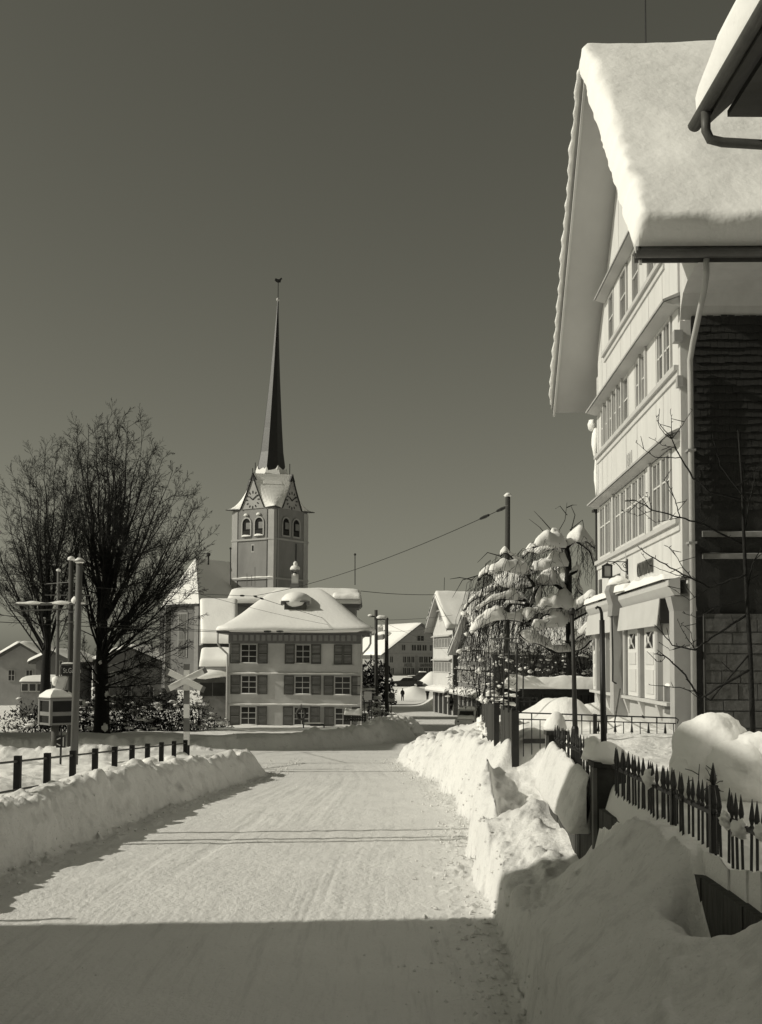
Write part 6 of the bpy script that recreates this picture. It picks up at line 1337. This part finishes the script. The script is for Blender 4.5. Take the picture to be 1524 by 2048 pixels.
m = MB(); snow_roll(m, [at(30 + (146 * i / 40), 1207, 36) - b_ for i in range(41)], .10, .06, .5, 6, 3, 2.5); m.blob(at(151, 1200, 36) - b_, (.13, .1, .12), 3, .3, 10, 7); m.build('cross_arm_snow', SNOW, o, True)
MB().bar(at(30, 1222, 37) - b_, at(140, 1218, 41) - b_, .06, .05).build('stay_arm', POLEL, pa)
b_ = pb_.location; MB().bar(at(90, 1190, 41) - b_, at(185, 1191, 41) - b_, .03, .03).build('cross_arm', ZINCD, pb_); MB().bar(at(90, 1168, 50) - b_, at(140, 1164, 41) - b_, .03, .03).build('cross_arm', ZINCD, pb_)
for k, z in ((1, 1224), (2, 1244)): MB().lathe([(.13, -.03), (.13, .03)], at(141, z, 41) - b_, 10).build('collar', ZINCD, pb_)
for i, (y, x) in enumerate([(19.7, -9.3), (18.75, -9.2), (18.3, -9.6)]):
    P = thing('pole', ['railway pole out of view at left casting the farthest of three shadow lines', 'railway pole out of view at left casting the middle shadow line', 'railway pole out of view at left casting the nearest of three shadow lines'][i], 'pole', (x, y, 0), 0, 'railway poles outside the picture'); MB().tube([(0, 0, -.5), (0, 0, 8.3)], [.07, .055], 8).build('shaft', POLEW, P, True)
P = thing('pole', 'short post left of the picture edge shading the near left road', 'pole', (-9.8, 12.6, 0)); MB().tube([(0, 0, -.5), (0, 0, 4.1)], [.05, .04], 8).build('shaft', POLEW, P, True)
# place-name sign
SG = thing('place_sign', 'dark station sign reading St.Gallen on a bent arm beside the stout pole', 'sign', at(143, 1352, 36.4))
def place_sign():
    P = SG; b = P.location; Y = 36.4
    p, q = at(124, 1352, Y) - b, at(164, 1331, Y) - b; cx, cz = (p.x + q.x) / 2, (p.z + q.z) / 2; w, h = q.x - p.x, q.z - p.z
    MB().box(p.x, q.x, -.02, .02, p.z, q.z).build('plate', mat('sign_black', .012, .5, .2), P)
    Mx = Matrix(((1, 0, 0, 0), (0, 0, -1, 0), (0, 1, 0, 0), (0, 0, 0, 1)))
    lettering('St.Gallen', .22, .004, Matrix.Translation((cx + .01, -.024, cz)) @ Mx, mat('sign_letter', .40, .6, .1), P, 'lettering', w * .9)
    MB().tube([at(121, 1352, Y) - b, at(121, 1335, Y) - b, at(122.5, 1330, Y) - b, at(127, 1328.5, Y) - b, at(156, 1328, Y) - b], .026, 8).build('arm', POLEL, P, True)
    m = MB(); snow_roll(m, [at(122 + i * 3.2, 1327, Y) - b for i in range(10)], .07, .04, .3); m.build('arm_snow', SNOW, P, True)
place_sign()
# glazed signal cabin on its post
KB = thing('signal_cabin', 'small glazed cabin box with pyramid snow roof on a post at left', 'cabin', at(112, 1495, 39))
def cabin():
    P = KB; b = P.location; Y = 39.0; c = at(113, 1412, Y) - b; s = .40; R45 = Matrix.Rotation(math.radians(42), 4, 'Z')
    z0, z1 = (at(113, 1446, Y) - b).z, (at(113, 1398, Y) - b).z; zm = (at(113, 1427, Y) - b).z
    fm = mat('cabin_paint', .20, .6, .15)
    def T_(mb): mb.v = [tuple(Vector((c.x, c.y, 0)) + (R45 @ Vector((v[0], v[1], 0))) + Vector((0, 0, v[2]))) for v in mb.v]; return mb
    T_(MB().box(-s + .04, s - .04, -s + .04, s - .04, z0, z1)).build('interior', mat('cabin_dark', .012, .9, .2), P)
    for sx in (-1, 1):
        for sy in (-1, 1): T_(MB().box(sx * s - .045, sx * s + .045, sy * s - .045, sy * s + .045, z0 - .06, z1 + .02)).build('corner_post', fm, P)
    for z, h in ((z0 - .05, .07), (zm - .06, .13), (z1 - .05, .07)):
        for rot in range(4):
            m = MB().box(-s + .045, s - .045, -s - .03, -s + .02, z, z + h); Mr = Matrix.Rotation(rot * math.pi / 2, 4, 'Z'); m.v = [tuple(Mr @ Vector(v)) for v in m.v]; T_(m).build('frame_rail', fm, P)
    for rot in range(4):
        for a, d in ((z0 + .02, zm - .06), (zm + .07, z1 - .05)):
            m = MB().add([(-s + .05, -s + .005, a), (s - .05, -s + .005, a), (s - .05, -s + .005, d), (-s + .05, -s + .005, d)], [(0, 1, 2, 3)]); Mr = Matrix.Rotation(rot * math.pi / 2, 4, 'Z'); m.v = [tuple(Mr @ Vector(v)) for v in m.v]; T_(m).build('pane', mat('cabin_glass', .012, .25, .3, spec=.12), P)
    T_(MB().box(-s - .08, s + .08, -s - .08, s + .08, z1 + .02, z1 + .06)).build('roof', ZINCD, P)
    m = MB(); m.lathe([(.62, z1 + .06), (.60, z1 + .14), (.36, z1 + .30), (.12, z1 + .36), (.02, z1 + .37)], (0, 0, 0), 4, math.pi / 4); T_(m).build('roof_snow', SNOWR, P)
    MB().tube([(c.x - .03, c.y, -.8), (c.x - .03, c.y, z0)], .13, 12).build('post', mat('cabin_post', .10, .7, .2), P, True)
    q = at(122, 1368, Y) - b
    MB().obox(q, Vector((.14, 0, .0)), Vector((0, .12, 0)), Vector((.06, 0, .22)) * -1).build('lamp_hood', mat('hood_white', .45, .6, .1), P); MB().box(q.x + .0, q.x + .26, q.y - .1, q.y + .1, q.z - .36, q.z - .2).build('lamp_housing', IRON, P); MB().tube([q - Vector((.06, 0, .2)), Vector((c.x, c.y, z1 + .3))], .03, 6).build('lamp_stem', IRON, P)
    q = at(113, 1362, Y) - b; m = MB(); m.blob(q, (.16, .14, .16), 4, .25, 12, 8); m.build('hood_snow', SNOW, P, True)
cabin()
SB_ = thing('signal_box', 'black signal box with white chevron bars on a thin stem behind the railing', 'signal', at(122, 1515, 33))
def sigbox():
    P = SB_; b = P.location; Y = 33.0; p, q = at(113, 1495, Y) - b, at(131, 1471, Y) - b
    MB().box(p.x, q.x, -.06, .06, p.z, q.z).build('box', mat('sign_black', .012), P); MB().tube([(p.lerp(q, .5).x, 0, -.8), (p.lerp(q, .5).x, 0, q.z + .2)], .03, 6).build('stem', IRON, P)
    wm = mat('chevron_white', .40, .6, .05); cx = (p.x + q.x) / 2; cz = (p.z + q.z) / 2
    MB().box(cx + .07, cx + .10, -.075, -.061, p.z + .04, q.z - .04).build('bar', wm, P)
    for s in (-1, 1): MB().bar((cx - .10, -.068, cz + s * .06), (cx + .0, -.068, cz + s * .11), .03, .014, (0, 1, 0)).build('bar', wm, P)
sigbox()
# ------------------------------------------------------------------ street poles and overhead lines
q1 = pole('left of the two wooden poles in the street beyond the shuttered house', 753, 1220, 1425, 99, .155, POLEW, False, 'street poles', 752)
q2 = pole('right of the two wooden poles in the street beyond the shuttered house', 774, 1238, 1437, 97, .165, POLEW, False, 'street poles', 773)
b_ = q1.location; MB().bar(at(738, 1233, 99) - b_, at(762, 1233, 99) - b_, .12, .1).build('cross_arm', POLEW, q1)
o = MB().bar(at(752, 1238, 98) - b_, at(777, 1238, 98) - b_, .16, .16).build('tie_beam', POLEW, q1); m = MB(); snow_roll(m, [at(752 + i * 2.4, 1236, 98) - b_ for i in range(11)], .3, .2, .3); m.blob(at(741, 1231, 99) - b_, (.25, .2, .12), 3, .3, 9, 6); m.build('beam_snow', SNOW, o, True)
q3 = pole('tall wooden pole behind the weeping tree', 1013, 992, 1400, 45, .11, POLEW, True, 'street poles', 1015.5)
b_ = q3.location; MB().lathe([(.1, -.02), (.1, .03)], at(1015, 1012, 45) - b_, 8).build('collar', ZINCD, q3)
def wire(label, a, c, sag, r=.012, ins=(), name='overhead_wire'):
    A, C = at(*a), at(*c); mid = A.lerp(C, .5); P = thing(name, label, 'wire', mid, 0, 'overhead wires'); pts = []
    for i in range(25): t = i / 24; p = A.lerp(C, t); p.z -= sag * 4 * t * (1 - t); pts.append(p - mid)
    MB().tube(pts, r, 5, False).build('wire', mat('wire_dark', .03, .6, .2), P)
    for t in ins:
        i = int(t * 23); d = (pts[i + 1] - pts[i]); MB().tube([pts[i], pts[i] + d * .25, pts[i] + d * .5], [.05, .07, .05], 6).build('insulator', IRON, P)
wire('wire sloping from the tall pole behind the weeping tree down past the church tower', (1012, 1014, 45), (505, 1192, 76), .5, .016, (.02, .05))
wire('wire from the left poles to the insulators over the shuttered house roof', (-20, 1158, 45), (508, 1192, 76), .1, .014, (.97,))
wire('wire from the roof insulators down to the street poles', (508, 1192, 76), (742, 1262, 98), .1, .016, (.02, .07))
wire('contact wire running across the shuttered house eave', (-20, 1243, 44), (762, 1270, 96), .15, .015, (.62,))
wire('upper contact wire across the shuttered house roof', (-20, 1228, 44), (742, 1252, 96), .55, .012, (.60, .64))
wire('frost-beaded wire between the rear ridge and the gabled street house', (722, 1182, 110), (880, 1189, 125), .15, .03)
wire('wire from the street poles to the gabled street house', (776, 1240, 97), (905, 1230, 118), .1, .015)
wire('low wire from the street poles towards the gabled street house', (776, 1262, 97), (872, 1252, 121), .2, .012)
wire('short span wire beneath the roof insulators', (330, 1168, 60), (742, 1262, 98), .3, .010)
wire('second low wire from the street poles to the gabled house', (752, 1236, 99), (868, 1284, 128), .2, .012)

# ------------------------------------------------------------------ street furniture far down
NS = thing('no_stopping_sign', 'round sign on a square white plate beside the right street pole', 'sign', at(783, 1437, 95))
def nstop():
    P = NS; b = P.location; Y = 95.0; c = at(783, 1393, Y) - b
    MB().box(c.x - .27, c.x + .27, -.03, .0, c.z - .42, c.z + .32).build('plate', mat('plate_white', .40, .6, .05), P)
    def disc(r, y, v, n): m = MB(); m.lathe([(r, 0), (r, .01)], (0, 0, 0), 24); m.v = [(v_[0] + c.x, -v_[2] + y, v_[1] + c.z + .06) for v_ in m.v]; m.build(n, mat(n + '_paint', v, .6, .1), P)
    disc(.24, -.035, .05, 'rim'); disc(.18, -.048, .14, 'field')
    MB().bar((c.x - .14, -.062, c.z + .19), (c.x + .14, -.062, c.z - .07), .04, .01, (0, 1, 0)).build('slash', mat('rim_paint', .05), P); MB().bar((c.x - .14, -.074, c.z - .07), (c.x + .14, -.074, c.z + .19), .04, .01, (0, 1, 0)).build('slash', mat('rim_paint', .05), P)
    MB().tube([(c.x, .03, -.6), (c.x, .03, c.z + .2)], .035, 6).build('stem', ZINC, P)
nstop()
NBd = thing('notice_board', 'pale notice board on dark legs at the right corner of the shuttered house', 'board', at(738, 1432, 86))
def nboard():
    P = NBd; b = P.location; p, q = at(728, 1400, 86) - b, at(744, 1383, 86) - b
    MB().box(p.x, q.x, -.04, .04, p.z, q.z).build('panel', mat('plate_grey', .26, .6, .1), P)
    for x in (p.x + .05, (p.x + q.x) / 2 + .1, q.x - .05): MB().box(x - .035, x + .035, -.05, .05, -.8, p.z - .001).build('leg', IRON, P)
    MB().box(p.x - .1, q.x + .1, -.08, .08, p.z - .25, p.z - .15).build('cross_rail', IRON, P)
nboard()
# low barrier and snowed-in woodpile before the house
WP = thing('snowed_woodpile', 'stack under a rounded slab of snow at the house corner', 'woodpile', at(705, 1442, 78))
def woodpile():
    P = WP; b = P.location
    for k in range(9):
        for r_ in range(3): p = at(690 + k * 5, 1440 - r_ * 5, 78) - b; MB().tube([p + Vector((0, -.4, 0)), p + Vector((0, .5, 0))], .085, 8).build('log', mat('log_bark', .05, .9, .3), P)
    m = MB(); snow_patch(m, at(688, 1430, 77.5) - b, at(724, 1431, 77.5) - b, at(724, 1429, 79) - b, at(688, 1428, 79) - b, .42, 18, 10, 3, .2, 1.5, 3, (0, 0, 1)); m.build('slab_snow', SNOWR, P, True)
woodpile()
BR = thing('low_barrier', 'low snow-lined barrier in front of the shuttered house door', 'barrier', at(628, 1458, 76)); b_ = BR.location
MB().bar(at(607, 1448, 76) - b_, at(648, 1449, 76) - b_, .08, .10).build('beam', IRON, BR)
for px in (607, 648): MB().bar(at(px, 1449, 76) - b_, at(px, 1470, 76) - b_, .08, .08, (0, 1, 0)).build('leg', IRON, BR)
m = MB(); snow_roll(m, [at(606 + i * 3, 1447, 76) - b_ for i in range(15)], .12, .08, .4); m.build('beam_snow', SNOW, BR, True)
m = MB(); rnd = random.Random(8)
for i in range(120):
    px = rnd.triangular(655, 850, 790); Y = np.interp(px, [655, 850], [60, 73]) + rnd.uniform(-.5, 1.5); x = (px - CX) * Y / FPX; r = rnd.uniform(.06, .24); m.blob((x, Y, hz(x, Y) + r * .2), (r, r, r * .75), i, .45, 8, 6)
tag(m.build('snow_clods', SNOWB, None, True), kind='stuff')

# ------------------------------------------------------------------ cars
def car(name, label, loc, rz, paint, L=4.5, Wd=1.7, Hh=1.5, snow=True, snow_all=False):
    P = thing(name, label, 'car', loc, rz)
    pm = mat(paint[0], paint[1], .35, .15, 2, spec=.5)
    side = [(-L / 2, .45), (-L / 2 + .05, .80), (-L / 2 + .5, .90), (-L * .2, .96), (L * .22, .98), (L * .40, .95), (L / 2 - .02, .78), (L / 2, .45), (L / 2 - .1, .28), (-L / 2 + .1, .28)]
    def hull(side, w0, w1, name_, m_):
        n = len(side); mb = MB(); vs = []
        for y, k in ((-w0 / 2, 1), (-w1 / 2, 1), (w1 / 2, 1), (w0 / 2, 1)): pass
        secs = [(-w0 / 2, .0), (-w0 / 2 + .06, 1), (w0 / 2 - .06, 1), (w0 / 2, .0)]
        cz = sum(p[1] for p in side) / n; cx = sum(p[0] for p in side) / n
        for y, k in secs:
            f = 1 if k else .955
            for x, z in side: vs.append((cx + (x - cx) * f, y, cz + (z - cz) * f))
        fs = [(a * n + i, a * n + (i + 1) % n, (a + 1) * n + (i + 1) % n, (a + 1) * n + i) for a in range(3) for i in range(n)] + [tuple(range(n))[::-1], tuple(range(3 * n, 4 * n))]
        return mb.add(vs, fs).build(name_, m_, P)
    hull(side, Wd, Wd, 'body', pm)
    ro = [(-L * .20, .96), (-L * .10, Hh - .06), (-L * .04, Hh), (L * .16, Hh), (L * .22, Hh - .06), (L * .33, .97)]
    hull(ro, Wd * .86, Wd * .8, 'cabin_roof', pm)
    gm = GLASSD
    for s in (-1, 1):
        y = s * (Wd * .43 + .006)
        for x0, x1, t0, t1 in ((-L * .15, L * .02, -L * .085, L * .02), (L * .04, L * .25, L * .04, L * .18)): MB().add([(x0, y, 1.02), (x1, y, 1.02), (t1, y, Hh - .12), (t0, y, Hh - .12)], [(0, 1, 2, 3)]).build('side_window', gm, P)
        for x in (-L * .31, L * .29):
            m = MB(); m.lathe([(.33, -.09), (.34, -.05), (.34, .05), (.33, .09)], (0, 0, 0), 18); m.v = [(v[0] + x, s * (Wd / 2 - .08) + v[2], v[1] + .33) for v in m.v]; w = m.build('wheel', mat('tyre', .015, .8, .2), P)
            m = MB(); m.lathe([(.20, 0), (.17, .025), (.05, .03)], (0, 0, 0), 14); m.v = [(v[0] + x, s * (Wd / 2 + .012) + s * v[2], v[1] + .33) for v in m.v]; m.build('hubcap', mat('chrome', .5, .25, .1, spec=.6), w)
    for x, nm in ((-L / 2 - .03, 'front_bumper'), (L / 2 + .03, 'rear_bumper')): MB().box(x - .05, x + .05, -Wd / 2, Wd / 2, .42, .54).build(nm, mat('chrome', .5), P)
    for s in (-1, 1): m = MB(); m.blob((-L / 2 + .02, s * Wd * .36, .70), (.05, .10, .10), 1, 0, 10, 7); m.build('headlight', mat('lamp_lens', .5, .2, .1), P, True); MB().box(L / 2 - .05, L / 2 + .01, s * Wd * .36 - .06, s * Wd * .36 + .06, .62, .74).build('tail_light', mat('tail_lens', .06, .3, .2), P)
    MB().add([(-L * .192, -Wd * .36, 1.0), (-L * .192, Wd * .36, 1.0), (-L * .112, Wd * .33, Hh - .1), (-L * .112, -Wd * .33, Hh - .1)], [(0, 1, 2, 3)]).build('windscreen', gm, P)
    MB().add([(L * .325, -Wd * .36, 1.02), (L * .325, Wd * .36, 1.02), (L * .232, Wd * .33, Hh - .1), (L * .232, -Wd * .33, Hh - .1)], [(0, 1, 2, 3)]).build('rear_window', gm, P)
    if snow:
        m = MB(); snow_patch(m, (-L * .07, -Wd * .40, Hh), (L * .19, -Wd * .40, Hh), (L * .19, Wd * .40, Hh), (-L * .07, Wd * .40, Hh), .14 if not snow_all else .22, 14, 10, 3, .1, 1, 3); m.build('roof_snow', SNOW, P, True)
        m = MB(); snow_patch(m, (-L * .47, -Wd * .42, .90), (-L * .22, -Wd * .42, .96), (-L * .22, Wd * .42, .96), (-L * .47, Wd * .42, .90), .07 if not snow_all else .2, 12, 10, 3, .2, 1, 5); m.build('bonnet_snow', SNOW, P, True)
        if snow_all: m = MB(); snow_patch(m, (L * .34, -Wd * .42, .96), (L * .48, -Wd * .42, .84), (L * .48, Wd * .42, .84), (L * .34, Wd * .42, .96), .22, 12, 10, 3, .2, 1, 5); m.build('boot_snow', SNOW, P, True); m = MB(); snow_roll(m, line((-L * .45, -Wd / 2 - .02, .55), (L * .45, -Wd / 2 - .02, .55), 20), .18, .3, .4); m.build('side_snow', SNOW, P, True)
    return P
cl = at(813, 1374, 175); car('parked_car', 'dark saloon car parked before the inn with snow on its roof', (cl.x, cl.y, cl.z - .02), math.radians(-4), ('dark_car_paint', .022), 5.0, 1.8, 1.45)
cl = at(848, 1362, 184); car('parked_car', 'second dark car partly hidden behind the first before the inn', (cl.x - .5, cl.y, cl.z - .1), math.radians(8), ('dark_car_paint', .022), 4.4, 1.7, 1.5)
cl = at(935, 1455, 92); car('snowy_car', 'pale snow-plastered car driving up the street', (cl.x, cl.y, hz(cl.x, cl.y)), math.radians(-98), ('pale_car_paint', .6), 4.2, 1.65, 1.55, True, True)
# ------------------------------------------------------------------ people
def person(label, px, pf, ph, Y, face, coat, seed):
    f = at(px, pf, Y); h = (at(px, ph, Y) - f).length; k = h / 1.75; rnd = random.Random(seed); P = thing('person', label, 'person', f, face)
    me = bpy.data.meshes.new('body')
    J = [(0, 0, .95), (0, 0, 1.15), (0, .01, 1.38), (0, .01, 1.50), (0, 0, 1.56), (0, -.01, 1.66), (.17, 0, 1.40), (.24, .02, 1.14), (.22, -.06, .90), (-.17, 0, 1.40), (-.24, .0, 1.14), (-.21, .08, .92), (.09, 0, .90), (.10, -.06, .50), (.10, -.02, .08), (.10, -.12, .05), (-.09, 0, .90), (-.10, .05, .50), (-.10, .16, .10), (-.10, .07, .05), (0, -.015, 1.73)]
    E = [(0, 1), (1, 2), (2, 3), (3, 4), (4, 5), (5, 20), (2, 6), (6, 7), (7, 8), (2, 9), (9, 10), (10, 11), (0, 12), (12, 13), (13, 14), (14, 15), (0, 16), (16, 17), (17, 18), (18, 19)]
    rad = [.17, .17, .18, .08, .065, .10, .09, .065, .05, .09, .065, .05, .11, .085, .06, .05, .11, .085, .06, .05, .07]
    me.from_pydata([(x * k, y * k, z * k) for x, y, z in J], E, []); o = link('body', me, mat(coat[0], coat[1], .9, .2, 5), P)
    md = o.modifiers.new('skin', 'SKIN'); sv = me.skin_vertices[0].data
    for i, r in enumerate(rad): sv[i].radius = (r * k, r * k * (.75 if i < 3 else 1))
    sv[0].use_root = True; o.modifiers.new('sub', 'SUBSURF').levels = 1
    MB().lathe([(.19 * k, .62 * k), (.20 * k, .9 * k), (.17 * k, 1.2 * k)], (0, 0, 0), 12).build('coat', mat(coat[0], coat[1]), P, True)
    m = MB(); m.blob((0, -.07 * k, 1.645 * k), (.06 * k, .05 * k, .075 * k), 1, .05, 10, 8); m.build('face', mat('skin', .22, .7, .1), P, True)
    m = MB(); m.blob((0, .0, 1.72 * k), (.115 * k, .12 * k, .07 * k), 2, .05, 12, 8); m.build('hat', mat('hat_dark', .015, .9, .2), P, True)
    return P
person('person in dark coat standing in the street beside the snow heap', 805, 1402, 1377, 164, math.radians(10), ('dark_coat', .014), 1)
person('person in long dark coat walking near the shop fronts', 855, 1400, 1374, 160, math.radians(160), ('black_coat', .010), 2)
person('dim figure in black by the first shop door', 903, 1422, 1386, 112, math.radians(80), ('black_coat', .010), 3)
person('dim figure in black under the arcade canopy', 939, 1424, 1384, 103, math.radians(100), ('dark_coat', .014), 4)

# ------------------------------------------------------------------ loose crumbs of snow along the road edges
def crumbs():
    rnd = random.Random(21); V = []; Fc = []
    octv = [(1, 0, 0), (0, 1, 0), (-1, 0, 0), (0, -1, 0), (0, 0, 1), (0, 0, -1)]; octf = [(0, 1, 4), (1, 2, 4), (2, 3, 4), (3, 0, 4), (1, 0, 5), (2, 1, 5), (3, 2, 5), (0, 3, 5)]
    pts = []
    while len(pts) < 2600:
        Y = rnd.uniform(9, 46); w = rnd.random()
        if w < .55: e = np.interp(Y, [p[1] for p in RIGHT_E[::-1]], [p[0] for p in RIGHT_E[::-1]]); X = e - abs(rnd.gauss(0, .38)) + .1
        elif w < .8: e = np.interp(Y, [p[1] for p in LEFT_E[:8]], [p[0] for p in LEFT_E[:8]]); X = e + abs(rnd.gauss(0, .30)) - .1
        elif w < .9: e = np.interp(Y, [p[1] for p in LEFT_E[:8]], [p[0] for p in LEFT_E[:8]]); X = e - .75 + rnd.gauss(0, .18)
        else: X = rnd.uniform(-4, 1.4)
        pts.append((X, Y, (.012 + .03 * rnd.random() ** 3) * (1.0 if w < .9 else .5)))
    A = np.array(pts); Z = terr(A[:, 0:1], A[:, 1:2])[0][:, 0]
    for (x, y, r), z in zip(pts, Z):
        n = len(V); a = rnd.uniform(0, 6.28); c, s = math.cos(a), math.sin(a)
        for vx, vy, vz in octv:
            k = r * rnd.uniform(.7, 1.3); V.append((x + (vx * c - vy * s) * k, y + (vx * s + vy * c) * k, z + r * .3 + vz * k * .8))
        Fc.extend([tuple(i + n for i in f) for f in octf])
    me = bpy.data.meshes.new('snow_crumbs'); me.from_pydata(V, [], Fc); tag(link('snow_crumbs', me, SNOWB), kind='stuff')
crumbs()
